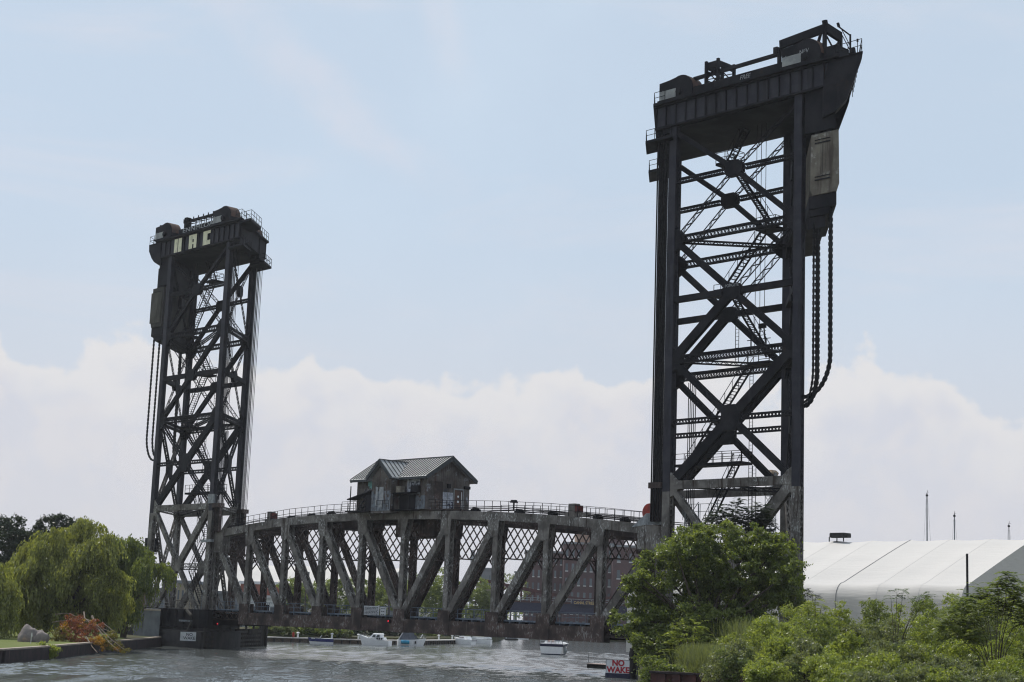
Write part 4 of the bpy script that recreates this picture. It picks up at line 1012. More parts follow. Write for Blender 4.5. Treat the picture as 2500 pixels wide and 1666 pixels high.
# ------------------------------------------------------------------ river, land
def watermat():
    m = bpy.data.materials.new('river_water'); m.use_nodes = True; nt = m.node_tree; N = nt.nodes; L = nt.links
    b = N['Principled BSDF']; b.inputs['Base Color'].default_value = (.080, .088, .086, 1); b.inputs['Roughness'].default_value = .12; b.inputs['IOR'].default_value = 1.33
    g = N.new('ShaderNodeNewGeometry'); h = None
    def nz(scale, det, st, rotz=0.):
        m0 = N.new('ShaderNodeMapping'); m0.inputs['Rotation'].default_value = (0, 0, rotz); L.new(g.outputs['Position'], m0.inputs[0]); mp = N.new('ShaderNodeMapping'); mp.inputs['Scale'].default_value = st; L.new(m0.outputs[0], mp.inputs[0])
        q = N.new('ShaderNodeTexNoise'); q.inputs['Scale'].default_value = scale; q.inputs['Detail'].default_value = det; q.inputs['Roughness'].default_value = .6; L.new(mp.outputs[0], q.inputs['Vector']); return q.outputs[0]
    ang = math.atan2(YAW.y, YAW.x)
    # short-crested wind ripples, longer along the view line; rougher and calmer lanes
    a = nz(1.1, 4, (.20, 1.0, 1), -ang); bb = nz(.35, 3, (.35, 1.0, 1), -ang); cc = nz(3.5, 3, (.3, 1, 1), -ang)
    ln_ = nz(.03, 4, (1.0, .22, 1), -ang+.10)
    dt = N.new('ShaderNodeVectorMath'); dt.operation = 'DOT_PRODUCT'; dt.inputs[1].default_value = (-.55, .83, 0); L.new(g.outputs['Position'], dt.inputs[0])
    gr = N.new('ShaderNodeMapRange'); gr.inputs[1].default_value = -85.; gr.inputs[2].default_value = 10.; gr.inputs[3].default_value = .14; gr.inputs[4].default_value = -.10; L.new(dt.outputs['Value'], gr.inputs[0])
    ad = N.new('ShaderNodeMath'); ad.operation = 'ADD'; L.new(ln_, ad.inputs[0]); L.new(gr.outputs[0], ad.inputs[1]); lane = ad.outputs[0]
    r = N.new('ShaderNodeMapRange'); r.inputs[1].default_value = .44; r.inputs[2].default_value = .60; r.inputs[3].default_value = .22; r.inputs[4].default_value = 1.; L.new(lane, r.inputs[0])
    b1 = N.new('ShaderNodeBump'); b1.inputs['Distance'].default_value = .22; L.new(a, b1.inputs['Height']); L.new(r.outputs[0], b1.inputs['Strength'])
    b2 = N.new('ShaderNodeBump'); b2.inputs['Distance'].default_value = .05; b2.inputs['Strength'].default_value = .3; L.new(bb, b2.inputs['Height']); L.new(b1.outputs[0], b2.inputs['Normal'])
    b3 = N.new('ShaderNodeBump'); b3.inputs['Distance'].default_value = .04; b3.inputs['Strength'].default_value = .6; L.new(cc, b3.inputs['Height']); L.new(b2.outputs[0], b3.inputs['Normal'])
    L.new(b3.outputs[0], b.inputs['Normal']); return m
def river():
    """one sheet, finely divided and rippled where the view looks along it"""
    wr = np.random.default_rng(5)
    D = np.concatenate([[-3400, -1500, -400, 0, 60, 110], np.arange(128, 215, .36), np.arange(215, 300, .6), np.arange(300, 480, 1.2), [520, 600, 900, 1600, 3400]])
    X = np.concatenate([[-3400, -1500, -500, -200], np.arange(-95, 45, .40), [90, 200, 600, 1500, 3400]])
    gx, gd = np.meshgrid(X, D); z = np.zeros_like(gx)
    lane = sum(np.sin(gd*kd+gx*kx+p) for kd, kx, p in ((.11, .012, 1.0), (.047, -.02, 2.2), (.19, .03, .4), (.031, .045, 5.)))/4
    lane = np.clip(.62+.35*lane+np.clip((196-gd+gx*.25)/45, -.30, .28), .28, 1.15)
    for i in range(60):
        wl = wr.uniform(1.3, 3.0) if i < 46 else wr.uniform(3, 6); a = wr.normal(.35, .55); k = 2*math.pi/wl; amp = (.0058 if i < 46 else .0018)*wl*wr.uniform(.6, 1.2)
        damp = np.clip((wl*3.0-np.where(gd > 300, 1.2, np.where(gd > 215, .6, .4))*4)/3, 0, 1)
        z += amp*damp*np.sin(k*(math.cos(a)*gd+math.sin(a)*gx)+wr.uniform(0, 6.28))
    z *= lane*np.clip((gd-118)/12, 0, 1)*np.clip((500-gd)/60, 0, 1)*np.clip((100-np.abs(gx+30))/20, 0, 1)
    P = np.stack([EYE.x+RIGHT.x*gx+YAW.x*gd, EYE.y+RIGHT.y*gx+YAW.y*gd, z], -1).reshape(-1, 3)
    nr, nc = gx.shape; i = np.arange((nr-1)*(nc-1)); r_ = i//(nc-1); c_ = i % (nc-1); a = r_*nc+c_; q = np.stack([a, a+1, a+1+nc, a+nc], -1)
    me = bpy.data.meshes.new('water'); me.vertices.add(len(P)); me.vertices.foreach_set('co', P.reshape(-1).astype(np.float32)); me.loops.add(q.size); me.loops.foreach_set('vertex_index', q.reshape(-1).astype(np.int32))
    me.polygons.add(len(q)); me.polygons.foreach_set('loop_start', np.arange(0, q.size, 4, dtype=np.int32)); me.polygons.foreach_set('loop_total', np.full(len(q), 4, dtype=np.int32)); me.polygons.foreach_set('use_smooth', [True]*len(q)); me.update(calc_edges=True)
    me.materials.append(watermat()); o = bpy.data.objects.new('water', me); COL.objects.link(o); struct(o)
river()
edge = [CW(-60, 40), CW(-52, 110), PX(0, 147, 0), PX(92, 159, 0), PX(199, 179, 0), PX(312, 205, 0), PX(386, 229, 0), PX(470, 262, 0), PX(600, 292, 0), PX(880, 302, 0), PX(990, 312, 0), PX(1110, 347, 0), PX(1210, 385, 0), PX(1235, 478, 0), PX(1400, 486, 0), PX(1535, 480, 0), PX(1560, 330, 0), PX(1568, 215, 0), PX(1585, 190, 0), CW(15, 168), CW(12.6, 150), CW(10.5, 114), CW(21.5, 109), CW(24, 60), CW(34, 0), CW(60, -90)]
def ground():
    outer = [CW(1500, -300), CW(2600, 2400), CW(-2600, 2400), CW(-1500, -300), CW(-80, -90)]
    m = MB(); z = 1.22; m.poly([(p.x, p.y, z) for p in edge+outer])
    for a, b in zip(edge, edge[1:]): m.poly([(a.x, a.y, z), (b.x, b.y, z), (b.x, b.y, -.8), (a.x, a.y, -.8)])
    struct(m.build('ground', 'earth'))
    m = MB(); lw = [edge[1], edge[2], edge[3], edge[4], edge[5], PX(300, 212, 0), PX(300, 260, 0), PX(-200, 290, 0), CW(-140, 110)]; m.poly([(p.x, p.y, 1.226) for p in lw]); struct(m.build('lawn', 'lawn'))
    # higher weedy bank on the right
    i0 = 19; pts = edge[i0:]; q = [p+RIGHT*.15 for p in pts]+[CW(400, -90), CW(400, 190), CW(60, 176)]
    m = MB(); m.prism([(p.x, p.y, 1.1) for p in q], (0, 0, 1.3)); struct(m.build('river_bank', 'earth'))
ground()
def sheet_wall(a_pts, z, label, m_, cap, name='retaining_wall', dep=.0):
    root = thing(name, label, 'retaining wall', a_pts[0]); r0 = Vector(a_pts[0])
    mb = MB(); mc = MB()
    for a, b in zip(a_pts, a_pts[1:]):
        a = Vector(a)-r0; b = Vector(b)-r0; a.z = b.z = 0; d = (b-a); ln = d.length; d.normalize(); n = Vector((d.y, -d.x, 0))
        if n.dot(YAW) > 0: n = -n
        k = 0; pw = .55
        while k*pw < ln:
            t0 = k*pw; t1 = min(ln, t0+pw); off = .32 if k % 2 else .05
            mb.prism([a+d*t0+n*off, a+d*t1+n*off, a+d*t1-n*.4, a+d*t0-n*.4], (0, 0, z+dep)); k += 1
        mc.prism([a+n*.42+Vector((0, 0, z)), b+n*.42+Vector((0, 0, z)), b-n*.35+Vector((0, 0, z)), a-n*.35+Vector((0, 0, z))], (0, 0, .14))
    lpart(mb, 'piling', m_, root); lpart(mc, 'cap', cap, root); return root
sheet_wall([edge[1], edge[2], edge[3], edge[4], edge[5], edge[6]], 1.16, 'dark steel sheet pile river wall along the lawn on the left', 'piling', 'pilecap')
sheet_wall([CW(10.4, 113.3), CW(22.5, 108.1)], 2.3, 'short red brown sheet pile wall under the weeds at bottom right', 'pilingred', 'piling')

# ------------------------------------------------------------------ foliage
rng = np.random.default_rng(11)
def quadmesh(name, C, U, V, m, parent=None):
    """leaf quads: centre C, half length vectors U, half width vectors V"""
    n = len(C); v = np.empty((n, 4, 3)); v[:, 0] = C-U; v[:, 1] = C+V; v[:, 2] = C+U; v[:, 3] = C-V
    me = bpy.data.meshes.new(name); me.vertices.add(n*4); me.vertices.foreach_set('co', v.reshape(-1).astype(np.float32))
    me.loops.add(n*4); me.loops.foreach_set('vertex_index', np.arange(n*4, dtype=np.int32))
    me.polygons.add(n); me.polygons.foreach_set('loop_start', np.arange(0, n*4, 4, dtype=np.int32)); me.polygons.foreach_set('loop_total', np.full(n, 4, dtype=np.int32))
    me.update(calc_edges=True); me.materials.append(M[m]); o = bpy.data.objects.new(name, me); COL.objects.link(o)
    if parent: o.parent = parent
    return o
def unit(a): return a/np.maximum(1e-9, np.linalg.norm(a, axis=1, keepdims=True))
def blob_leaves(blobs, n, size, sub=.8, asp=.45, droop=0., fill=.5):
    """blobs: (centre, (rx, ry, rz)); leaf clumps sit mostly near each blob's surface"""
    vol = np.array([b[1][0]*b[1][2] for b in blobs]); cnt = (n*vol/vol.sum()).astype(int); Cs = []
    for (c, r), k in zip(blobs, cnt):
        if k < 1: continue
        r = np.array(r); ns = max(5, int(4.2*(r[0]*r[2])/(sub*sub))); d = unit(rng.normal(size=(ns, 3)))
        rad = np.where(rng.random(ns) < .75, rng.uniform(.78, 1.05, ns), rng.uniform(fill, .8, ns))
        cc = np.array(c)+d*r*rad[:, None]; idx = rng.integers(0, ns, k)
        sc = rng.uniform(.55, 1.15, ns)[idx][:, None]
        Cs.append(cc[idx]+rng.normal(size=(k, 3))*np.array([1, 1, .72])*sub*.42*sc)
    C = np.concatenate(Cs); k = len(C)
    U = unit(rng.normal(size=(k, 3))+np.array([0, 0, -droop])); A = unit(rng.normal(size=(k, 3))+np.array([0, 0, .9]))
    V = unit(np.cross(U, A)); s = size*rng.uniform(.6, 1.3, (k, 1))
    return C, U*s*.5, V*s*.5*asp
def limbs(root, base, tips, r0, name='trunk', mt='bark'):
    m = MB(); base = Vector(base); top = Vector((0, 0, 0))
    for t in tips: top += Vector(t)
    top /= len(tips); fork = base.lerp(Vector((base.x*.5+top.x*.5, base.y*.5+top.y*.5, top.z)), .38)
    m.tube([base, base.lerp(fork, .5)+Vector((.1, .05, 0)), fork], [r0, r0*.85, r0*.72], 8)
    for t in tips:
        t = Vector(t); mid = fork.lerp(t, .5)+Vector((random.uniform(-.4, .4), random.uniform(-.4, .4), .5)); m.tube([fork, mid, t], [r0*.5, r0*.28, r0*.06], 6)
    return lpart(m, name, mt, root)
def tree(name, label, cat, base, blobs, n, size, leaf, r0=.3, group=None, sub=.9, asp=.5, nm='crown', bark='bark', droop=0., fill=.5):
    root = thing(name, label, cat, base, group=group); b = Vector(base)
    bl = [(tuple(Vector(c)-b), r) for c, r in blobs]
    limbs(root, (0, 0, -.2), [c for c, r in bl], r0, mt=bark)
    C, U, V = blob_leaves(bl, n, size, sub, asp, droop, fill); quadmesh(nm, C, U, V, leaf, root); return root
def B(px, py, D, r, rz=None, ry=None): return (tuple(PX(px, D, py=py)), (r, ry or r, rz or r*.85))
# the large tree in front of the right tower
T1 = [(1700, 1325, 2.0), (1760, 1315, 1.9), (1650, 1345, 1.7), (1840, 1325, 1.9), (1900, 1340, 1.8), (1605, 1385, 1.8), (1690, 1395, 2.5), (1790, 1390, 2.6), (1880, 1405, 2.3), (1925, 1400, 1.5), (1575, 1445, 1.9), (1650, 1460, 2.6), (1760, 1470, 2.9), (1860, 1475, 2.6), (1920, 1460, 1.7), (1535, 1510, 1.6), (1600, 1520, 2.5), (1700, 1540, 2.8), (1810, 1530, 2.5), (1580, 1570, 1.9), (1640, 1590, 2.4), (1618, 1622, 1.7), (1640, 1655, 2.0), (1720, 1590, 2.), (1560, 1405, .8), (1545, 1415, .7)]
tree('large_elm', 'large bushy green tree in front of the right tower base', 'tree', PX(1720, 141, 2.3), [B(x, y, 141+random.uniform(-2.5, 2.5), r) for x, y, r in T1]+[B(x, y, 141+random.uniform(-3, 3), r*.8) for x, y, r in T1[::2]], 135000, .27, 'elm', .38, sub=.62, asp=.55, fill=.25)
def fronds(name, label, base, tips, n, ln, leaf='ailanthus', r0=.06, group=None, cat='tree', stems=True, lf=.20):
    """tree with rosettes of long compound leaves at the branch tips"""
    root = thing(name, label, cat, base, group=group); b = Vector(base)
    if stems:
        m = MB()
        for t in tips:
            t = Vector(t)-b; m.tube([(0, 0, -.3), (t.x*.35, t.y*.35, t.z*.55), tuple(t)], [r0, r0*.6, r0*.25], 5)
        lpart(m, 'trunk', 'bark', root)
    Cs, Us, Vs = [], [], []
    for t in tips:
        t = np.array(Vector(t)-b)
        for k in range(n):
            az = rng.uniform(0, 6.28); el = rng.uniform(-.1, 1.0); l = ln*rng.uniform(.7, 1.15); d = np.array([math.cos(az)*math.cos(el), math.sin(az)*math.cos(el), math.sin(el)])
            o = t+np.array([0, 0, rng.uniform(-.6, .1)*ln]); side = np.cross(d, [0, 0, 1.]); side /= np.linalg.norm(side)
            for j in range(11):
                f = (j+1)/11; c = o+d*l*f+np.array([0, 0, -.45*l*f*f])
                for s in (-1, 1):
                    w = side*s*.85+d*.35+np.array([0, 0, -.25]); w /= np.linalg.norm(w); q = lf*ln*(1.25-.5*abs(f-.5)*1.6); Cs.append(c+w*q*.55); Us.append(w*q*.55); Vs.append(np.cross(w, rng.normal(size=3)*.25+np.array([0, 0, 1.]))*q*.20)
    quadmesh('crown', np.array(Cs), np.array(Us), np.array(Vs), leaf, root); return root
fronds('ailanthus_tree', 'dark sapling with long compound leaves rising above the large tree', PX(1800, 152, 2.3), [PX(x, 152+random.uniform(-1, 1), py=y) for x, y in ((1795, 1232), (1765, 1250), (1800, 1262), (1778, 1282), (1830, 1252), (1815, 1285), (1858, 1240), (1868, 1262), (1845, 1275), (1745, 1262), (1860, 1290), (1790, 1305), (1825, 1310), (1880, 1300))], 26, 1.55, 'darkleaf', r0=.06, lf=.24)
fronds('ailanthus_tree', 'bright green young tree with compound leaves low in front of the large tree', PX(1690, 128, 2.3), [PX(x, 128, py=y) for x, y in ((1700, 1520), (1668, 1535), (1650, 1550), (1720, 1545), (1690, 1560), (1740, 1570), (1640, 1575))], 11, 1.3, 'bushleaf', r0=.08)
fronds('ailanthus_tree', 'dark green tree with compound leaves at the right edge above the shrubs', PX(2430, 96, 2.3), [PX(x, 96+random.uniform(-2, 2), py=y) for x, y in ((2465, 1408), (2440, 1430), (2490, 1425), (2400, 1438), (2370, 1455), (2350, 1475), (2480, 1450), (2430, 1462), (2400, 1480), (2460, 1485), (2330, 1500), (2370, 1510), (2498, 1478), (2350, 1540), (2380, 1545), (2505, 1510), (2310, 1520))], 34, 1.15, 'elm', r0=.035)
fronds('ailanthus_tree', 'young tree with pale compound leaves just right of the right tower leg', PX(1990, 118, 2.3), [PX(x, 118, py=y) for x, y in ((1990, 1462), (1970, 1475), (2005, 1480), (1955, 1495), (2010, 1500), (1985, 1510))], 10, 1.0, 'bushleaf', r0=.07)
fronds('ailanthus_tree', 'slim leafy sprig rising from the shrubs against the tent wall', PX(2185, 112, 2.3), [PX(x, 112, py=y) for x, y in ((2190, 1440), (2205, 1446), (2175, 1456), (2250, 1450), (2262, 1452), (2240, 1462))], 7, .8, 'ailanthus', r0=.04)
fronds('ailanthus_tree', 'dark shoot at the foot of the right tower leg', PX(1975, 140, 2.3), [PX(x, 140, py=y) for x, y in ((1972, 1440), (1985, 1447), (1965, 1452), (1992, 1455))], 7, .9, 'darkleaf', r0=.05)
# shrubs of the right bank, each its own
SHR = []
rows = [(124, 1925, 2540, 62, 1470, 2.3), (113, 1850, 2560, 78, 1512, 2.3), (102, 1790, 2590, 92, 1560, 2.3), (92, 1880, 2600, 100, 1606, 2.2), (84, 2030, 2620, 120, 1650, 2.2)]
k = 0
for ri, (D, xa, xb, st, ty, gz) in enumerate(rows):
    x = xa
    while x < xb:
        jy = random.uniform(-14, 12); px = x+random.uniform(-14, 14); dd = D+random.uniform(-3, 3)
        if ri == 0 and 2020 < px < 2120: jy -= 8
        if ri < 2 and px > 2230: jy -= 22
        SHR.append((px, ty+jy, dd, random.uniform(1.5, 2.1), k)); x += st*random.uniform(.85, 1.15); k += 1
for px_, py_, D_ in ((1795, 1545, 123), (1842, 1528, 124), (1888, 1505, 125), (1770, 1585, 118), (1822, 1570, 117.5), (1712, 1612, 116.8)): SHR.append((px_, py_, D_, 1.6, k)); k += 1
feat = ['tall pointed', 'broad rounded', 'low spreading', 'loose ragged', 'dense leafy', 'narrow upright', 'lopsided', 'feathery topped']
for (px, py, D, r, i) in SHR:
    top = PX(px, D, py=py); g = PX(px, D, 2.3); h = max(1.6, top.z-2.3)
    bl = []; nb = 5
    for j in range(nb):
        a = random.uniform(0, 6.28); q = random.uniform(.2, .9)*r; z = 2.3+h*random.uniform(.2, .78)
        bl.append(((g.x+math.cos(a)*q, g.y+math.sin(a)*q, z), (r*.55, r*.55, h*.24)))
    bl.append(((g.x, g.y, 2.3+h*.5), (r*.75, r*.75, h*.42))); bl.append(((g.x+random.uniform(-.5, .5), g.y, top.z-.55), (.7, .7, .6)))
    row = ['back', 'second', 'middle', 'fourth', 'front'][[0, 1, 2, 3, 4][min(4, max(0, int((1495-0)*0) + [j for j, rr in enumerate(rows) if abs(rr[0]-D) < 6.6][0]))]]
    pos = sum(1 for s in SHR if abs(s[2]-D) < 5.6 and abs(s[1]-py) < 40 and s[0] < px)+1
    onum = ['first', 'second', 'third', 'fourth', 'fifth', 'sixth', 'seventh', 'eighth', 'ninth', 'tenth', 'eleventh', 'twelfth', 'thirteenth', 'fourteenth'][min(13, pos-1)]
    leaf = random.choice(['bushleaf', 'bushleaf', 'bushleaf2', 'bushleaf', 'elm'])
    tree('shrub', f'{"silvery" if leaf == "bushleaf2" else "dark green" if leaf == "elm" else "bright green"} shrub, {onum} from left in the {row} row of the right bank', 'shrub', tuple(g), bl, 8200, .20 if D > 100 else .17, leaf, .05, 'shrubs of the right river bank', sub=.42, asp=.42)
def weeds(name, label, spots, n, h, leaf, base_z=2.3):
    root = thing(name, label, 'weeds', spots[0]); b = np.array(spots[0]); Cs, Us, Vs = [], [], []
    for s in spots:
        c = np.array(s)-b+rng.normal(size=(n, 3))*np.array([.55, .55, 0]); hh = h*rng.uniform(.5, 1.1, (n, 1)); lean = rng.normal(size=(n, 3))*.22; lean[:, 2] = 1; lean = unit(lean)
        for f in (.25, .5, .75, .95):
            k = c+lean*hh*f+rng.normal(size=(n, 3))*.05; Cs.append(k); Us.append(unit(lean+rng.normal(size=(n, 3))*.25)*hh*.16); Vs.append(unit(np.cross(lean, rng.normal(size=(n, 3))))*.016)
    quadmesh('stalks', np.concatenate(Cs), np.concatenate(Us), np.concatenate(Vs), leaf, root); return root
weeds('tall_weeds', 'feathery yellow green weeds above the red sheet pile wall', [tuple(PX(x, D, 2.3)) for x, D in ((1690, 116), (1720, 113), (1750, 116), (1775, 112), (1800, 115), (1825, 112), (1850, 114), (1735, 119), (1790, 119), (1870, 111), (1700, 121), (1760, 111))], 520, 1.9, 'weed')
weeds('tall_weeds', 'tall feathery weeds in the gap between large tree and shrubs', [tuple(PX(x, D, 2.3)) for x, D in ((1800, 124), (1830, 126), (1860, 124), (1885, 127), (1845, 121), (1905, 123))], 380, 3.6, 'weed')
tree('vine_clump', 'yellowish vine spilling over the red sheet pile wall', 'vine', tuple(PX(1695, 113.5, 2.0)), [B(1690, 1650, 113.2, .55, .4), B(1712, 1640, 113.2, .5, .35), B(1735, 1652, 113, .3)], 1600, .16, 'goldleaf' if False else 'bushleaf', .03, sub=.3)
for i_, (lab, px, py, D) in enumerate((('shrub at the foot of the large tree, just right of the red lettered sign', 1600, 1618, 117), ('leafy shrub hiding the left end of the red brown pile wall', 1610, 1628, 115.5), ('small shrub drooping over the left end of the pile wall', 1650, 1640, 114.5))):
    g = PX(px, D, 1.6); tree('shrub', lab, 'shrub', g, [(tuple(PX(px, D-.8, py=py+12)), (1.1, 1.0, .8)), (tuple(PX(px+16, D-1.2, py=py+34)), (1.2, .9, .9)), (tuple(PX(px-14, D-1.0, py=py+44)), (1.0, .9, 1.0))], 5200, .2, 'elm', .05, 'shrubs of the right river bank', sub=.4)
# willows on the left
def willow(label, base, blobs, ns, leaf, lmin, lmax, lsz=.44):
    root = thing('willow_tree', label, 'tree', base, group=None); b = Vector(base)
    bl = [(Vector(c)-b, r) for c, r in blobs]
    limbs(root, (0, 0, -.2), [c for c, r in bl], .45)
    Cs, Us, Vs = [], [], []
    wt = np.array([r[0]*r[2] for c, r in bl]); wt = wt/wt.sum()
    for (c, r), w in zip(bl, wt):
        k = int(ns*w); nc = max(7, int(k/30)); d = unit(rng.normal(size=(nc, 3))+np.array([0, 0, .75])); cc = np.array(c)+d*np.array(r)*rng.uniform(.82, 1.04, (nc, 1))
        idx = rng.integers(0, nc, k); st = cc[idx]+rng.normal(size=(k, 3))*np.array([.42, .42, .22]); dirs = unit(d[idx]*np.array([1, 1, .3])+rng.normal(size=(k, 3))*.22)
        ln = rng.uniform(lmin, lmax, (k, 1))*rng.uniform(.7, 1.1, (nc, 1))[idx]; seg = 9
        for j in range(seg):
            f = (j+.5)/seg; p = st+dirs*np.array([1, 1, 1])*(.85*(1-(1-f)**3))*.9+np.array([0, 0, -1.])*ln*f**1.35; p = p+rng.normal(size=(k, 3))*.05
            keep = p[:, 2] > .15
            u = unit(dirs*np.array([1, 1, .3])*(1-f)*.6+np.array([0, 0, -1.])+rng.normal(size=(k, 3))*.28); v = unit(np.cross(u, rng.normal(size=(k, 3)))); s = lsz*rng.uniform(.6, 1.2, (k, 1))
            Cs.append(p[keep]); Us.append((u*s*.5)[keep]); Vs.append((v*.075*rng.uniform(.7, 1.3, (k, 1)))[keep])
    quadmesh('crown', np.concatenate(Cs), np.concatenate(Us), np.concatenate(Vs), leaf, root); return root
willow('big bright weeping willow on the left lawn, widest tree at left', PX(150, 199, 1.2), [B(x, y, 199+random.uniform(-3.5, 3.5), r*1.05) for x, y, r in ((215, 1300, 1.5), (180, 1320, 1.5), (130, 1328, 1.5), (250, 1335, 1.3), (85, 1352, 1.4), (160, 1360, 1.8), (215, 1365, 1.8), (50, 1378, 1.3), (110, 1395, 1.7), (60, 1420, 1.6), (180, 1410, 1.8), (240, 1400, 1.7), (30, 1450, 1.4), (90, 1450, 1.8), (150, 1460, 1.9), (215, 1450, 1.8), (275, 1425, 1.4), (20, 1495, 1.6), (75, 1495, 1.6), (130, 1500, 1.6), (190, 1495, 1.7), (250, 1480, 1.6), (280, 1470, 1.3), (15, 1410, 1.0))], 10500, 'willow', .9, 2.8)
willow('darker weeping willow beside the left tower, leaning over the wall', PX(300, 218, 1.2), [B(x, y, 216+random.uniform(-3, 3), r*1.05) for x, y, r in ((270, 1335, 1.3), (310, 1340, 1.4), (290, 1372, 1.5), (335, 1362, 1.3), (325, 1400, 1.4), (365, 1382, 1.1), (392, 1398, .9), (350, 1430, 1.0), (310, 1440, 1.3), (290, 1480, 1.4), (320, 1485, 1.0))], 4200, 'elm', 1.0, 3.2)
willow('partly cropped willow at the left edge of the frame', PX(-30, 188, 1.2), [B(x, y, 188, r) for x, y, r in ((-40, 1430, 3), (-5, 1450, 2.2), (-10, 1500, 2))], 2300, 'willow', 1.0, 3.0)
for lab, px, D, bl, n in (('dark round tree behind the willows at the left edge', 25, 242, ((0, 1320, 3.6), (30, 1300, 2.8), (60, 1340, 3.2), (-20, 1400, 4), (50, 1410, 4)), 24000),
                          ('dark tree top showing above the middle of the big willow', 140, 246, ((120, 1290, 1.9), (150, 1285, 1.9), (175, 1300, 2.0), (110, 1330, 3), (160, 1350, 4), (80, 1320, 1.6)), 22000),
                          ('dark tree between the darker willow and the left tower', 290, 250, ((285, 1400, 3.4), (320, 1420, 2.6), (300, 1470, 4)), 12000)):
    tree('dark_tree', lab, 'tree', PX(px, D, 1.2), [B(x, y, D, r) for x, y, r in bl], n, .42, 'darkleaf', .35, sub=.9)
# fallen branch with autumn leaves over the wall
def fallen():
    base = PX(235, 186, 1.3); root = thing('fallen_branch', 'fallen willow limb with red and gold leaves hanging over the river wall', 'fallen branch', base); b = Vector(base)
    m = MB()
    def P(x, y, D): return PX(x, D, py=y)-b
    for pts, r in (([P(225, 1505, 188), P(235, 1530, 186), P(262, 1565, 183), P(290, 1590, 181)], .14), ([P(190, 1505, 190), P(230, 1520, 187), P(270, 1560, 183), P(305, 1588, 181)], .10), ([P(210, 1555, 183), P(225, 1580, 181), P(238, 1594, 180)], .09), ([P(205, 1495, 190), P(207, 1510, 188), P(240, 1540, 186)], .10), ([P(128, 1520, 188), P(160, 1515, 188), P(200, 1525, 187)], .07), ([P(135, 1500, 189), P(170, 1498, 189), P(215, 1520, 187)], .06), ([P(250, 1535, 186), P(275, 1545, 185), P(290, 1543, 185)], .05), ([P(250, 1520, 188), P(275, 1540, 186), P(280, 1560, 184)], .05)):
        m.tube(pts, [r, r*.7, r*.45, r*.2][:len(pts)], 6)
    lpart(m, 'limb', 'barkpale', root)
    for nm, leaf, bl, n in (('red_leaves', 'redleaf', ((170, 1520, 1.1), (195, 1525, 1.3), (180, 1545, 1.2), (225, 1540, .9), (235, 1525, .8), (205, 1560, .9), (222, 1570, .6), (190, 1562, 1.0)), 5200),
                            ('gold_leaves', 'goldleaf', ((200, 1522, .5), (240, 1562, .8), (248, 1575, .7), (225, 1520, .4), (290, 1582, .5), (155, 1530, .5)), 1700),
                            ('olive_leaves', 'olive', ((150, 1545, 1.0), (165, 1560, .8), (262, 1565, .9), (280, 1578, .8), (300, 1585, .6), (140, 1555, .7), (272, 1552, .7)), 3400)):
        C, U, V = blob_leaves([(tuple(P(x, y, 186-(y-1520)*.06)), (r, r, r*.75)) for x, y, r in bl], n, .26, .4, .3, .8); quadmesh(nm, C, U, V, leaf, root)
fallen()
tree('ivy_clump', 'bright green shrub growing on the river wall below the boulder', 'shrub', PX(118, 163, .5), [B(115, 1585, 162.6, 1.0, .8), B(130, 1588, 162.8, .8), B(105, 1578, 162.6, .5), B(125, 1600, 162.4, .6)], 3600, .2, 'bushleaf', .04, sub=.35)
def boulder():
    base = PX(78, 177, 1.2); root = thing('boulder', 'large grey and pink granite boulder on the left lawn', 'boulder', base)
    def rock(cx, w, h, dd, seed, m, nm):
        import mathutils
        mb = MB(); nu, nv = 18, 10; pts = []
        for j in range(nv+1):
            th = math.pi*j/nv*.62; 
            for i in range(nu):
                ph = 2*math.pi*i/nu; d = Vector((math.cos(ph)*math.sin(th), math.sin(ph)*math.sin(th), math.cos(th))); q = mathutils.noise.noise(d*1.4+Vector((seed, 0, 0)))*.22+mathutils.noise.noise(d*3.+Vector((seed, 5, 0)))*.07
                rr = 1+q; p = RIGHT*(cx+d.x*w*rr)+YAW*(d.y*dd*rr)+Vector((0, 0, (d.z*.72+.28)*h*rr)); pts.append(tuple(p))
        mb.v = pts; mb.f = [(j*nu+i, (j+1)*nu+i, (j+1)*nu+(i+1) % nu, j*nu+(i+1) % nu) for j in range(nv) for i in range(nu)]
        return lpart(mb, nm, m, root, True)
    rock(-.45, 1.15, 1.75, .9, 1.3, 'rock', 'stone'); rock(.78, .95, 1.25, .8, 4.1, 'rock', 'stone')
boulder()
mm = MB(); q = PX(75, 170, 1.22); mm.bar((0, 0, 0), (0, 0, 1.0), .06); mm.hexa([(-.05, -.02, .6), (.22, -.02, .75), (.22, .02, .75), (-.05, .02, .6), (-.05, -.02, 1.0), (.1, -.02, 1.15), (.1, .02, 1.15), (-.05, .02, 1.0)])
o = mm.build('marker_stake', 'sill', loc=None); o.location = q; tag(o, 'small white marker stake with orange tip before the boulder', 'stake')

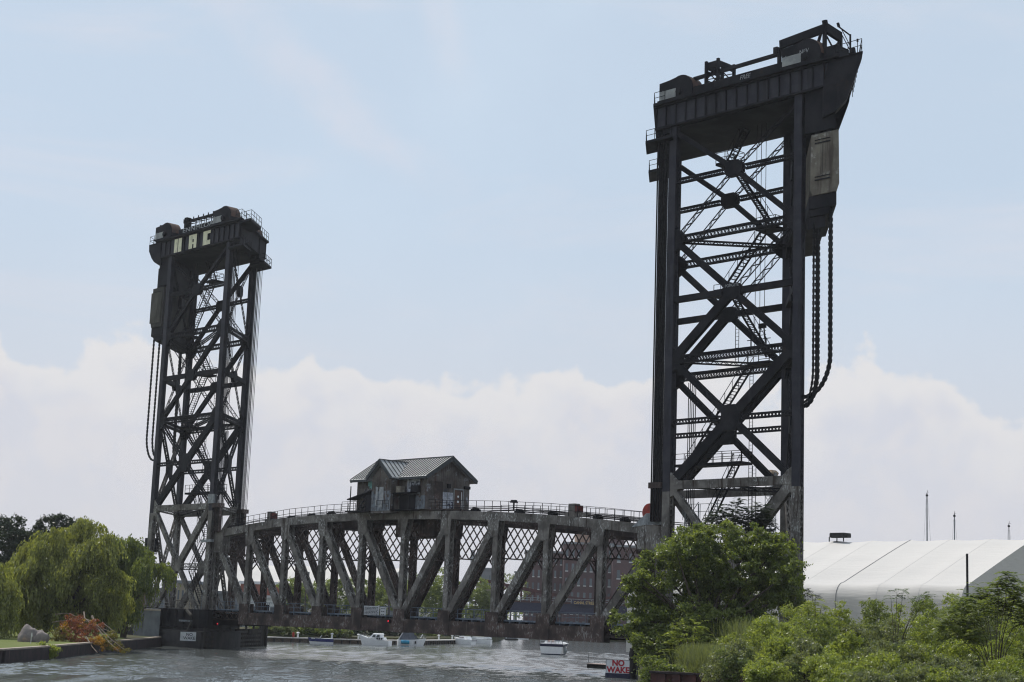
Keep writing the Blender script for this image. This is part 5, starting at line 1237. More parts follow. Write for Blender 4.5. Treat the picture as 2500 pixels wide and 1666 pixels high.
# ------------------------------------------------------------------ far shore: dock, boats, plants
def dock():
    pts = [PX(600, 290, 0), PX(880, 300, 0), PX(990, 310, 0), PX(1112, 345, 0)]; r0 = pts[0]
    root = thing('river_dock', 'long low brown timber dock with pale cap along the far left shore', 'dock', r0); a = MB(); c = MB(); p = MB()
    for u, v in zip(pts, pts[1:]):
        u = u-r0; v = v-r0; d = (v-u).normalized(); n = Vector((d.y, -d.x, 0)); n = n if n.dot(YAW) < 0 else -n
        a.prism([u+n*1.2, v+n*1.2, v-n*1.6, u-n*1.6], (0, 0, .66)); c.prism([u+n*1.3+Vector((0, 0, .67)), v+n*1.3+Vector((0, 0, .67)), v-n*1.6+Vector((0, 0, .67)), u-n*1.6+Vector((0, 0, .67))], (0, 0, .16))
        L__ = (v-u).length; k = 0
        while k < L__: q = u+d*k+n*1.35; p.bar(q, q+Vector((0, 0, .6)), .22); k += 1.6
    lpart(a, 'fascia', 'dockside', root); lpart(c, 'deck', 'dockcap', root); lpart(p, 'fender_posts', 'timber', root)
dock()
def bollard(px, D, i, label):
    m = MB(); m.tube([(0, 0, 0), (0, 0, .75)], .16, 10); m.tube([(0, 0, .75), (0, 0, .86), (0, 0, .98)], [.30, .30, .12], 10)
    o = m.build('mooring_bollard', 'white'); o.location = PX(px, D, .83); tag(o, label, 'bollard', 'white bollards on the far dock')
for i, (px, D, lab) in enumerate(((727, 294, 'white mooring post just right of the red hydrant'), (810, 297, 'white mooring post right of the blue speedboat'), (875, 299, 'white mooring post at the bow of the white cabin cruiser'), (1071, 332, 'white mooring post between the canvas cruiser and the far white boats'), (1104, 343, 'white mooring post at the end of the dock'))): bollard(px, D, i, lab)
m = MB(); m.tube([(0, 0, 0), (0, 0, .75), (0, 0, .95)], [.2, .2, .1], 8); m.bar((-.3, 0, .55), (.3, 0, .55), .22); o = m.build('fire_hydrant', 'red'); o.location = PX(716, 294, .83); tag(o, 'red hydrant on the far dock', 'hydrant')
def loft(secs):
    mb = MB(); n = len(secs[0]); 
    for s in secs: mb.v += [tuple(p) for p in s]
    for j in range(len(secs)-1):
        for i in range(n-1): a = j*n+i; mb.f.append((a, a+n, a+n+1, a+1))
    mb.f.append(tuple(range(n))); k = (len(secs)-1)*n; mb.f.append(tuple(range(k+n-1, k-1, -1))); 
    for j in range(len(secs)-1): a = j*n; mb.f.append((a, a+n-1, a+2*n-1, a+n))
    return mb
def hull(Lg, Bm, F, rise=.35, n=13):
    secs = []
    for j in range(n):
        t = j/(n-1); x = -Lg/2+Lg*t; w = Bm/2*(1-(max(0, t-.45)/.55)**2.2*.985); f = F+rise*t**2.2; wl = w*(.80-.5*max(0, t-.5)); xo = .0
        secs.append([(x, -w, f), (x-.26*Lg*max(0, t-.62), -wl, .0), (x-.34*Lg*max(0, t-.6), -wl*.4, -.35), (x-.34*Lg*max(0, t-.6), wl*.4, -.35), (x-.26*Lg*max(0, t-.62), wl, 0), (x, w, f)])
    return loft(secs)
def band(Lg, Bm, F, rise, f0, f1, n=13):
    hb = hull(Lg, Bm, F, rise, n); mb = MB()
    for s_, (a, b_) in ((-1, (0, 1)), (1, (5, 4))):
        P0 = []; P1 = []
        for j in range(n):
            u = Vector(hb.v[j*6+a]); v = Vector(hb.v[j*6+b_]); o = Vector((0, s_*.025, 0)); P0.append(u.lerp(v, f0)+o); P1.append(u.lerp(v, f1)+o)
        for j in range(n-1): mb.poly([P0[j], P0[j+1], P1[j+1], P1[j]])
    u0, u1 = Vector(hb.v[0]), Vector(hb.v[5]); v0, v1 = Vector(hb.v[1]), Vector(hb.v[4]); o = Vector((-.025, 0, 0))
    mb.poly([u0.lerp(v0, f0)+o, u1.lerp(v1, f0)+o, u1.lerp(v1, f1)+o, u0.lerp(v0, f1)+o]); return mb
def boat(name, label, px, D, heading, Lg, Bm, F, rise, hm, group='boats on the river'):
    """heading: bow direction as angle in the picture plan, 0 = toward the right, 90 = away"""
    root = thing(name, label, 'boat', PX(px, D, 0)); h = R(heading); d = RIGHT*math.cos(h)+YAW*math.sin(h); root.rotation_euler = (0, 0, math.atan2(d.y, d.x)); root['group'] = group
    lpart(hull(Lg, Bm, F, rise), 'hull', hm, root); return root
def cab(mb, x0, x1, w0, w1, z0, z1, rf=.4, rb=.1, tw=.8):
    mb.hexa([(x0, -w0, z0), (x1, -w1, z0), (x1, w1, z0), (x0, w0, z0), (x0+rb, -w0*tw, z1), (x1-rf, -w1*tw, z1), (x1-rf, w1*tw, z1), (x0+rb, w0*tw, z1)]); return mb
def rail_b(root, Lg, Bm, F, h=.55, t0=.45):
    m = MB(); n = 7; P = []
    for s in (-1, 1):
        q = []
        for j in range(n):
            t = t0+(1-t0)*j/(n-1); w = Bm/2*(1-(max(0, t-.45)/.55)**2.2*.985)*.92; q.append(Vector((-Lg/2+Lg*t, s*w, F+.12*max(0, t-.3)*3)))
        m.tube([p+Vector((0, 0, h)) for p in q], .025, 4)
        for p in q: m.bar(p, p+Vector((0, 0, h)), .03)
    lpart(m, 'bow_rail', 'galv', root)
b = boat('cabin_cruiser', 'white cabin cruiser with round topped cabin, moored left of the canvas covered one', 914, 294, 165, 5.9, 2.2, .85, .95, 'whitegel')
lpart(cab(MB(), -2.0, 1.6, .85, .55, .95, 1.42, .5, .05), 'trunk_cabin', 'whitegel', b); h_ = lpart(cab(MB(), -1.5, .9, .85, .8, 1.2, 1.95, .75, .05, .82), 'cabin', 'whitegel', b)
m = MB(); cab(m, -1.6, .25, .72, .66, 1.94, 2.10, .25, .2, .8); lpart(m, 'cabin_roof', 'whitegel', b)
m = MB()
for s in (-1, 1):
    for xa, xb in ((-1.2, -.5), (-.42, .25)): m.hexa([(xa, s*.80, 1.38), (xb, s*.79, 1.38), (xb, s*.84, 1.38), (xa, s*.85, 1.38), (xa+.05, s*.70, 1.86), (xb-.25, s*.69, 1.86), (xb-.25, s*.75, 1.86), (xa+.05, s*.76, 1.86)])
    m.hexa([(.52, -.6, 1.4), (.60, -.6, 1.4), (.60, .6, 1.4), (.52, .6, 1.4), (.2, -.52, 1.88), (.28, -.52, 1.88), (.28, .52, 1.88), (.2, .52, 1.88)]) if s == 1 else None
    for k in range(3): m.tube([(-1.6+k*.42, s*.80, 1.18), (-1.6+k*.42, s*.89, 1.18)], .17, 10)
    m.tube([(.9, s*.55, 1.2), (.9, s*.80, 1.2)], .1, 8)
lpart(m, 'cabin_window', 'glass', b); rail_b(b, 5.7, 2.2, 1.05, .45, .7)
b = boat('covered_cruiser', 'white motorboat with grey canvas cover and turquoise roll, right of the cabin cruiser', 1005, 303, 10, 5.3, 2.1, 1.0, .35, 'whitegel')
lpart(cab(MB(), -2.5, .55, .95, .85, .98, 2.3, 1.1 if False else .3, .75, .78), 'canvas_cover', 'canvas', b)
m = MB(); cab(m, .3, 1.3, .85, .5, 1.15, 1.9, .75, .1, .8); lpart(m, 'windscreen', 'glass', b)
m = MB(); m.tube([(-2.1, -1.1, .62), (-.6, -1.14, .6)], .33, 10); lpart(m, 'turquoise_roll', 'turq', b)
m = MB(); m.tube([(.55, -1.1, .35), (.55, -1.1, .85)], .14, 8); lpart(m, 'fender', 'rubber', b); rail_b(b, 5.3, 2.1, 1.1, .5, .75)
m = MB(); m.bar((1.6, .1, 1.4), (2.0, .2, 2.1), .12); m.bar((2.2, 0, 1.1), (2.2, 0, 1.9), .06); lpart(m, 'anchor_gear', 'white', b)
b = boat('speedboat', 'dark blue and white speedboat with split windscreen moored at the dock', 782, 285, 188, 4.4, 1.9, .95, .15, 'whitegel')
lpart(band(4.4, 1.9, .95, .15, .0, .58), 'blue_topsides', 'bluegel', b)
m = MB()
for ya, yb in ((-.85, -.1), (.1, .85)): m.hexa([(.1, ya, 1.0), (.2, ya, 1.0), (.2, yb, 1.0), (.1, yb, 1.0), (-.25, ya, 1.55), (-.2, ya, 1.55), (-.2, yb, 1.55), (-.25, yb, 1.55)])
lpart(m, 'windscreen', 'galv', b)
m = MB(); m.box(-1.9, 1.6, -.75, .75, .9, 1.02); lpart(m, 'deck', 'white', b)
b = boat('open_motorboat', 'white motorboat seen end on, left of the pair beyond the dock', 1132, 338, 152, 4.6, 2.3, .95, .5, 'whitegel')
lpart(cab(MB(), -1.4, 1.3, .95, .6, 1.0, 1.6, .6, .2), 'cabin', 'whitegel', b); m = MB(); m.box(-2.4, 1.2, -1.18, -1.14, .8, .9); m.box(-2.42, -2.4, -1.1, 1.1, .7, .85); cab(m, -.4, .9, .9, .7, 1.3, 1.5, .3, .1); lpart(m, 'trim', 'navy', b); rail_b(b, 5, 2.5, 1.1, .5, .6)
b = boat('covered_boat', 'low white boat under a white cover, right of the end on motorboat', 1174, 356, 166, 4.6, 1.9, .85, .45, 'whitegel')
lpart(cab(MB(), -2.2, 2.1, .8, .5, .95, 1.42, .3, .1, .9), 'cover', 'white', b); m = MB(); m.tube([(-1.2, -.95, .5), (-1.2, -.95, .95)], .16, 8); lpart(m, 'fender', 'rubber', b)
b = boat('work_float', 'small dark float with grey warning board far up the river', 1249, 430, 0, 3.7, 1.6, .35, .05, 'rubber')
m = MB(); m.box(-1.1, 1.3, -.5, -.45, .35, 1.15); sb = lpart(m, 'board', 'galv', b); text('lettering', 'WAKE', .72, 'textdark', b, Matrix.Translation((.1, -.52, .75)) @ Matrix.Rotation(math.pi/2, 4, 'X'), .006)
m = MB(); m.box(-1.6, -1.2, -.4, .4, .35, .7); m.tube([(1.6, 0, .4), (1.6, 0, 1.0)], .25, 8); lpart(m, 'buoys', 'white', b)
b = boat('small_boat', 'tiny low boat on the far water beyond the warning float', 1279, 455, 5, 3.0, 1.3, .45, .1, 'whitegel')
m = MB(); m.box(-.9, -.6, -.3, .3, .4, .8); m.box(1.0, 1.3, -.2, .2, .45, .8); lpart(m, 'motor', 'white', b)
b = boat('motor_yacht', 'white motor yacht with navy band and people aboard, under way mid river', 1356, 272, 78, 8.2, 4.0, 1.75, .35, 'whitegel')
lpart(band(8.2, 4.0, 1.75, .35, .0, .24), 'navy_band', 'navy', b); lpart(band(8.2, 4.0, 1.75, .35, .90, 1.0), 'waterline_stripe', 'navy', b)
m = MB(); m.box(-3.9, 2.5, -1.75, 1.75, 1.70, 1.86); cab(m, -3.3, 1.8, 1.4, .9, 1.86, 2.25, .8, .2); lpart(m, 'deck', 'whitegel', b)
m = MB(); m.rail([(-4.0, -1.8, 1.8), (-4.0, 1.8, 1.8)], .72, .6, .03, (1., .5)); m.rail([(-4.0, -1.85, 1.8), (1, -1.75, 1.8)], .72, 1.2, .03); m.rail([(-4.0, 1.85, 1.8), (1, 1.75, 1.8)], .72, 1.2, .03); lpart(m, 'stern_rail', 'galv', b)
m = MB(); m.tube([(-3.5, -2.15, .25), (-3.5, -2.25, .75), (-3.5, -2.05, 1.5)], [.22, .34, .18], 10); lpart(m, 'fender', 'galv', b)
m = MB(); m.box(-3.0, -2.2, -1.2, -.4, 2.25, 2.6); m.box(-3.0, -2.2, .7, 1.2, 2.25, 2.7); lpart(m, 'seat', 'canvas', b)
YB = b
def person(label, loc, rz, shirt, s=1.):
    """seated figure grown from a skinned skeleton"""
    root = thing('person', label, 'person', loc, rz); me = bpy.data.meshes.new('body')
    v = [(0, 0, .12), (0, 0, .35), (0, .02, .58), (0, .03, .70), (0, .05, .84), (.17, 0, .56), (.24, -.05, .34), (.20, -.26, .22), (-.17, 0, .56), (-.24, -.05, .34), (-.20, -.26, .22), (.10, 0, .08), (.12, -.42, .10), (.12, -.44, -.32), (-.10, 0, .08), (-.12, -.42, .10), (-.12, -.44, -.32), (0, .04, .93)]
    e = [(0, 1), (1, 2), (2, 3), (3, 4), (4, 17), (2, 5), (5, 6), (6, 7), (2, 8), (8, 9), (9, 10), (0, 11), (11, 12), (12, 13), (0, 14), (14, 15), (15, 16)]
    rad = [.14, .13, .14, .055, .10, .06, .045, .035, .06, .045, .035, .09, .065, .045, .09, .065, .045, .07]
    me.from_pydata(v, e, []); o = bpy.data.objects.new('body', me); COL.objects.link(o); md = o.modifiers.new('s', 'SKIN')
    for i, sv in enumerate(me.skin_vertices[0].data): sv.radius = (rad[i], rad[i]); sv.use_root = (i == 0)
    o.modifiers.new('u', 'SUBSURF').levels = 1
    dg = bpy.context.evaluated_depsgraph_get(); nm = bpy.data.meshes.new_from_object(o.evaluated_get(dg)); bpy.data.objects.remove(o)
    nm.materials.clear(); nm.materials.append(M['skin']); nm.polygons.foreach_set('use_smooth', [True]*len(nm.polygons)); nm.name = 'body'
    o = bpy.data.objects.new('body', nm); COL.objects.link(o); o.parent = root
    m = MB(); m.tube([(0, 0, .05), (0, 0, .3), (0, .02, .56), (0, .02, .64)], [.175, .165, .20, .09], 12); lpart(m, 'shirt', shirt, root, True)
    m = MB(); m.tube([(0, .07, .86), (0, .07, .96), (0, .06, 1.02)], [.12, .125, .05], 10); lpart(m, 'hair', 'bark', root, True)
_m = YB.matrix_basis
for lab, (x, y) , sh in (('person in a pink top sitting at the stern of the yacht', (-3.0, -.15), 'shirt'), ('person in a white top sitting beside the one in pink', (-2.9, .55), 'white')):
    w = Matrix.Translation(YB.location) @ Matrix.Rotation(YB.rotation_euler.z, 4, 'Z') @ Vector((x, y, 2.3)); person(lab, w, YB.rotation_euler.z-math.pi/2, sh)
# far shore plants
fb = [('tall pale reedy shrub right of the left tower fender', 660, 300, 1536, 2.2, 'weed'), ('round light green bush on the far shore left of the hydrant', 695, 299, 1541, 2.0, 'bushleaf2'), ('bushy green shrub behind the red hydrant', 730, 303, 1535, 2.4, 'bushleaf'), ('light green shrub behind the speedboat', 765, 303, 1533, 2.4, 'bushleaf'), ('green shrub sloping down right of the speedboat', 800, 302, 1543, 2.0, 'bushleaf'), ('low bush at the foot of the wooden stairs', 835, 303, 1550, 1.3, 'bushleaf2')]
fb = [(a, b, c-8, d-14, e*1.25, f) for a, b, c, d, e, f in fb]+[('pale shrub on the shore directly right of the timber fender piles', 642, 292, 1524, 2.4, 'bushleaf'), ('tall pale green shrub between hydrant and speedboat', 748, 295, 1522, 2.4, 'bushleaf2'), ('leafy shrub on the shore above the speedboat stern', 783, 296, 1526, 2.3, 'bushleaf')]+[('dark shadowed thicket below the span behind the white cruiser', 905, 318, 1530, 3.2, 'darkleaf'), ('dark shadowed thicket behind the canvas covered boat', 985, 330, 1528, 3.2, 'darkleaf'), ('dark green thicket above the dock end', 1050, 345, 1535, 3.2, 'bushleaf'), ('dark thicket at the end of the far left shore', 1120, 365, 1535, 3.4, 'darkleaf'), ('dark low growth behind the covered white boat', 1190, 392, 1540, 3.2, 'darkleaf'), ('dark thicket left of the wooden stairs', 850, 312, 1532, 2.6, 'darkleaf'), ('dark thicket between the white cruiser and the canvas covered boat', 948, 322, 1532, 3., 'darkleaf'), ('shadowy shrub just right of the canvas covered boat', 1018, 336, 1532, 3., 'elm'), ('shadowy shrub above the white post at the dock end', 1085, 352, 1536, 3., 'darkleaf'), ('dark growth just left of the warning float on the far bank', 1155, 385, 1540, 3., 'elm')]  # shadowed thickets get their shade from the dark leaf colour
for lab, px, D, ty, r, lf in fb:
    t = PX(px, D+5, py=ty); g = PX(px, D+5, 1.2)
    tree('shore_shrub', lab, 'shrub', g, [((g.x, g.y, 1.2+(t.z-1.2)*.45), (r, r, (t.z-1.2)*.5)), (tuple(PX(px-14, D+5, py=ty+8)), (r*.6, r*.6, .9)), (tuple(PX(px+14, D+5, py=ty+9)), (r*.6, r*.6, .8))], 5200, .34, 'bushleaf2' if lf == 'weed' else lf, .06, 'shrubs on the far left shore', sub=.5)
def stairs_far():
    g = PX(815, 303, 1.2); root = thing('wooden_stairs', 'weathered wooden stairs behind the speedboat going down to the far dock', 'stairs', g); m = MB()
    a = PX(793, 312, py=1532)-g; bb = PX(820, 304, 0.9)-g; m.stair(a, bb, 1.6, side=YAW)
    lpart(m, 'stair_flight', 'oldwood', root)
    m = MB(); c = PX(818, 301, 1.2)-g; d = PX(850, 300, .95)-g; m.bar(c, d, .3, .12); lpart(m, 'plank', 'oldwood', root)
stairs_far()
trees = [('green tree right of the low brick hall, seen through the left trusses', 722, 385, ((705, 1440, 3), (735, 1445, 3.4), (720, 1470, 4)), 6000),
         ('thin green tree behind the third and fourth posts', 768, 390, ((760, 1445, 3), (785, 1450, 3.2), (770, 1480, 4)), 6000),
         ('open green tree left of the notice board', 815, 380, ((805, 1440, 2.8), (830, 1437, 2.6), (815, 1475, 4)), 6000),
         ('green tree right above the notice board', 870, 385, ((862, 1430, 2.4), (885, 1445, 3), (870, 1480, 4)), 6000),
         ('green tree before the grey silo cone', 930, 375, ((915, 1445, 3.2), (945, 1440, 3), (930, 1475, 4)), 7000),
         ('leafy tree left of the grey steeple tower', 975, 370, ((965, 1460, 3), (985, 1455, 3), (1005, 1440, 2.8)), 6000),
         ('large yellow green tree behind the middle of the span', 1060, 365, ((1035, 1440, 4), (1065, 1420, 3.6), (1090, 1440, 4), (1050, 1480, 5), (1085, 1485, 5)), 14000),
         ('round bright tree left of the red bascule bridge', 1150, 400, ((1135, 1465, 4), (1165, 1445, 3.6), (1160, 1480, 5), (1185, 1475, 3)), 11000),
         ('low far tree just right of the red bascule bridge pier', 1245, 540, ((1240, 1425, 4), (1255, 1440, 5)), 3000)]
for lab, px, D, bl, n in trees:
    tree('riverside_tree', lab, 'tree', PX(px, D, 1.2), [B(x, y, D+random.uniform(-2, 2), r) for x, y, r in bl], n, .5, 'farleaf', .3, 'trees on the far shore', sub=1.0)
def far_wood():
    pts = []; 
    for k in range(70): pts.append((tuple(PX(-500+k*50+random.uniform(-20, 20), 900+random.uniform(-60, 120), 5)), (16, 10, random.uniform(5, 9))))
    C, U, V = blob_leaves(pts, 30000, 1.8, 2.5, .6); o = quadmesh('far_wood', C, U, V, 'farleaf'); tag(o, 'far line of trees along the horizon behind everything', 'trees'); o['kind'] = 'stuff'
far_wood()

# ------------------------------------------------------------------ far buildings
def building(name, label, px0, px1, D, ytop, wallm, floors, cols, roofm='greywall', depth=18, rot=0., win=True, win_frac=.4, sills=True, cat='building', zb=1.2, wz0=.12, wh=.5):
    a = PX(px0, D, 5); b = PX(px1, D+rot, 5); top = PX((px0+px1)/2, D, py=ytop).z; a.z = b.z = zb; root = thing(name, label, cat, a); d = (b-a); ln = d.length; d.normalize(); n = Vector((-d.y, d.x, 0)); n = n if n.dot(YAW) > 0 else -n; H = top-zb
    m = MB(); m.prism([(0, 0, 0), d*ln, d*ln+n*depth, n*depth], (0, 0, H)); lpart(m, 'wall', wallm, root)
    m = MB(); e = .35; m.prism([-d*e-n*e+Vector((0, 0, H)), d*(ln+e)-n*e+Vector((0, 0, H)), d*(ln+e)+n*(depth+e)+Vector((0, 0, H)), -d*e+n*(depth+e)+Vector((0, 0, H))], (0, 0, .7)); lpart(m, 'roof', roofm, root)
    if win:
        fh = H/(floors+wz0*2); cw = ln/cols; first = None
        for f in range(floors):
            for c in range(cols):
                p = d*((c+.5)*cw)+Vector((0, 0, fh*(wz0+f+.25)))-n*.06
                if first is None:
                    w = cw*win_frac; m = MB(); m.prism([-d*w/2, d*w/2, d*w/2+Vector((0, 0, fh*wh)), -d*w/2+Vector((0, 0, fh*wh))], n*.05); first = lpart(m, 'window', 'pane', root); first.location = p
                    if sills: m = MB(); m.prism([-d*w*.62-Vector((0, 0, .35)), d*w*.62-Vector((0, 0, .35)), d*w*.62, -d*w*.62], -n*.25); s_ = lpart(m, 'sill', 'sill', first)
                else:
                    q = first.copy(); COL.objects.link(q); q.location = p
                    for ch in first.children: r_ = ch.copy(); COL.objects.link(r_); r_.parent = q
    return root, d, n, ln, H
building('brick_warehouse', 'large hazy red brick warehouse, left wing with tall narrow windows', 1278, 1372, 566, 1350, 'brick', 6, 7, win_frac=.34)
building('brick_warehouse', 'large hazy red brick warehouse, wide middle block behind the right trusses', 1372, 1492, 556, 1330, 'brick', 6, 8, depth=30)
r_, d_, n_, l_, h_ = building('brick_warehouse', 'hazy red brick warehouse wing nearest the right tower', 1492, 1640, 548, 1338, 'brick', 5, 5, depth=30, win_frac=.26)
building('brick_tower', 'beige brick tower block rising above the warehouse', 1402, 1447, 590, 1288, 'beige', 2, 2, win=False)
building('brick_tower', 'dark red brick tower rising above the warehouse on the right', 1484, 1520, 585, 1302, 'brick', 2, 2, win=False)
building('columned_building', 'grey building with tall dark windows above a red base', 1168, 1205, 620, 1391, 'greywall', 1, 7, win_frac=.55, sills=False, wh=.75)
building('brick_hall', 'low orange red brick hall with pale roof rail behind the left trusses', 583, 684, 410, 1427, 'brick2', 1, 6, roofm='sill', win=False)
building('white_shed', 'low white shed in front of the brick hall', 585, 700, 398, 1461, 'white', 1, 8, roofm='sill', win_frac=.7, sills=False)
building('tan_building', 'tan low building seen between the left tower legs', 428, 470, 380, 1425, 'tan', 2, 4, sills=False)
building('grey_warehouse', 'long low grey warehouse behind the left tower', 300, 432, 385, 1442, 'greywall', 1, 9, sills=False)
building('grey_warehouse', 'low grey warehouse right of the left tower legs', 470, 580, 390, 1450, 'greywall', 1, 8, sills=False)
building('grey_tower', 'slim pale grey tower behind the left half of the span', 990, 1007, 520, 1400, 'greywall', 3, 2, sills=False, depth=8)
building('distant_tower', 'faint distant tower block left of the third large diagonal', 1143, 1153, 1500, 1345, 'greywall', 1, 1, win=False, depth=12)
building('distant_tower', 'small distant block with dark window left of the warehouse', 1253, 1262, 900, 1398, 'greywall', 1, 1, sills=False, depth=8)
m = MB(); g = PX(998, 524, py=1400); 
m.poly([g-RIGHT*1.2, g+RIGHT*1.2, g+Vector((0, 0, 2.6))]); 
def cone(label, px, D, ytop, r):
    t = PX(px, D, py=ytop); root = thing('silo', label, 'silo', (t.x, t.y, 1.2)); h = t.z-1.2; m = MB(); m.tube([(0, 0, 0), (0, 0, h*.6)], r, 16); lpart(m, 'silo_body', 'greywall', root); m = MB(); m.tube([(0, 0, h*.6), (0, 0, h)], [r*1.05, .1], 16); lpart(m, 'silo_roof', 'greywall', root)
cone('pale grey cone roofed silo above the far trees', 963, 430, 1427, 1.5); cone('grey silo with pointed roof behind the middle posts', 998.5, 528, 1386, 1.3)
def canal_bridge():
    D = 474; a = PX(1168, D, 0); b = PX(1640, D, 0); root = thing('bascule_bridge', 'far dark red street bridge over the river behind the right half of the span', 'bridge', a); d = (b-a); ln = d.length; d.normalize(); n = Vector((-d.y, d.x, 0)); n = n if n.dot(YAW) > 0 else -n
    zd = PX(1400, D, py=1500).z; 
    m = MB(); m.prism([Vector((0, 0, zd)), d*ln+Vector((0, 0, zd)), d*ln+n*14+Vector((0, 0, zd)), n*14+Vector((0, 0, zd))], (0, 0, 3.0)); lpart(m, 'deck_girder', 'navy', root)
    k = 0
    for off in (0, 14):
        tz = [PX(1250+0*x, D, py=y).z for x, y in ((0, 1438),)]
        m = MB(); N = 14; P = []
        for i in range(N+1):
            t = i/N; z = zd+3.0+1.2+4.2*abs(t-.55)**1.1*2.2; P.append(d*ln*t+Vector((0, 0, z))+n*off)
        for p, q in zip(P, P[1:]): m.bar(p, q, .5, .7)
        m.bar(n*off+Vector((0, 0, zd+3.1)), d*ln+n*off+Vector((0, 0, zd+3.1)), .5, .5)
        for i, p in enumerate(P):
            f = Vector((p.x, p.y, zd+3)); m.bar(f, p, .3)
            if i < N: q = P[i+1]; m.bar(f, q, .28)
        lpart(m, 'side_truss', 'bridgered', root)
    for t in (.03, .93):
        m = MB(); c = d*ln*t; m.prism([c-d*5-n*2, c+d*5-n*2, c+d*5+n*16, c-d*5+n*16], (0, 0, zd-.05)); pr = lpart(m, 'pier', 'concrete', root)
        m = MB(); m.prism([c-d*3-n*1+Vector((0, 0, zd+3)), c+d*3-n*1+Vector((0, 0, zd+3)), c+d*3+n*3+Vector((0, 0, zd+3)), c-d*3+n*3+Vector((0, 0, zd+3))], (0, 0, 4.5)); lpart(m, 'bridge_house', 'tan', root)
    p = PX(1434, D-1.2, py=1473); m = MB(); w = 4.4; c = p-a; m.prism([c-d*w-Vector((0, 0, .7)), c+d*w-Vector((0, 0, .7)), c+d*w+Vector((0, 0, .7)), c-d*w+Vector((0, 0, .7))], n*.2); sg = lpart(m, 'name_board', 'navy', root)
    t = text('lettering', 'CANAL STREET', 1.15, 'gold', root, frame_mat(c-n*.05-d*.7, d), .02, 0, .82, .02)
    m = MB(); m.rail([Vector((0, 0, zd+3))-n*.6, d*ln+Vector((0, 0, zd+3))-n*.6], 1.3, 3, .1, (1., .5)); lpart(m, 'railing', 'galv', root)
canal_bridge()

# ------------------------------------------------------------------ storage tents, masts, poles
def tent(name, label, ridgeA, ridgeB, Da, Db, wallH, halfw, nseg, vent=None, seam=None, sag=.35):
    """ridge given by picture points and distances; ribbed membrane building"""
    A = PX(ridgeA[0], Da, py=ridgeA[1]); Bq = PX(ridgeB[0], Db, py=ridgeB[1]); zr = (A.z+Bq.z)/2; A.z = Bq.z = 0
    root = thing(name, label, 'storage tent', (A.x, A.y, 1.2)); d = (Bq-A); ln = d.length; d.normalize(); n = Vector((-d.y, d.x, 0)); n = n if n.dot(YAW) < 0 else -n    # n toward the viewer
    H = zr-1.2; prof = []
    for k in range(9): f = k/8; prof.append((halfw*.90*f, H-(H-wallH)*f**1.04*.93))
    for k in range(1, 7): a = k/6*math.pi/2; prof.append((halfw*.90+halfw*.10*math.sin(a), wallH+(H-wallH)*.07-2.4*(1-math.cos(a))))
    prof.append((halfw, 0)); prof = [(-x, z) for x, z in prof[::-1]][:-1]+prof
    secs = []; sub = 6
    import mathutils
    for j in range(nseg*sub+1):
        t = j/(nseg*sub); s_ = abs(math.sin(math.pi*j/sub)); row = []
        for (x, z) in prof:
            w = mathutils.noise.noise(Vector((t*ln*.22, x*.35, z*.6)))*.14*s_; q = d*ln*t+n*(x*(1-.010*sag*s_)+w*.7)+Vector((0, 0, z-(.28*sag*s_ if z > .5 else 0)+w)); row.append(q)
        secs.append(row)
    mb = MB(); nn = len(prof)
    for r_ in secs: mb.v += [tuple(p) for p in r_]
    for j in range(len(secs)-1):
        for i in range(nn-1): a = j*nn+i; mb.f.append((a, a+nn, a+nn+1, a+1))
    lpart(mb, 'membrane', 'tent', root, True)
    for j, nm in ((0, 'gable'), (len(secs)-1, 'gable')):
        g = MB(); g.poly(secs[j]); o = lpart(g, nm, 'tent', root)
    sm = MB()
    for j in range(nseg+1):
        if seam is not None and j not in seam: continue
        q = [p+Vector((0, 0, .03))+n*.03 for p in secs[j*sub]]
        for a, b in zip(q, q[1:]): sm.bar(a, b, .06, .03)
    lpart(sm, 'seam', 'tentseam', root)
    for j in range(1, nseg):
        if j in seam: continue
        q = [p+Vector((0, 0, .01))+n*.01 for p in secs[j*sub]]; sm = MB()
        for a, b in zip(q, q[1:]): sm.bar(a, b, .05, .012)
        lpart(sm, 'rib_seam', 'tentrib', root)
    if vent:
        c = Vector(PX(vent[0], (Da+Db)/2, py=vent[1]))-Vector((A.x, A.y, 1.2)); t = c.dot(d); c = d*t+Vector((0, 0, H+.15)); m = MB()
        m.prism([c-d*1.3-n*.9+Vector((0, 0, .35)), c+d*1.3-n*.9+Vector((0, 0, .35)), c+d*1.3+n*.9+Vector((0, 0, .35)), c-d*1.3+n*.9+Vector((0, 0, .35))], (0, 0, .5))
        m.prism([c-d*1.1-n*.9+Vector((0, 0, .85)), c+d*1.25-n*.9+Vector((0, 0, .85)), c+d*1.25+n*.9+Vector((0, 0, .85)), c-d*1.25+n*.9+Vector((0, 0, .85))], (0, 0, .16))
        m.prism([c-d*1.55-n*.3+Vector((0, 0, .3)), c+d*1.55-n*.3+Vector((0, 0, .3)), c+d*1.55+n*.3+Vector((0, 0, .3)), c-d*1.55+n*.3+Vector((0, 0, .3))], (0, 0, .35))
        for k in (-1.4, 0, 1.2): m.bar(c+d*k+n*.8-Vector((0, 0, .3)), c+d*k+n*.8+Vector((0, 0, .4)), .12)
        lpart(m, 'roof_ventilator', 'rubber', root)
    return root
tent('storage_tent', 'huge white membrane boat storage tent behind the right tower', (1720, 1327), (2525, 1313), 262, 218, 10.4, 17.5, 9, vent=(2022, 1310), seam=(6,), sag=.6)
tent('storage_tent', 'distant white storage tent seen through the left half of the span', (560, 1378), (985, 1386), 470, 440, 8.5, 16, 9, seam=(), sag=1.)
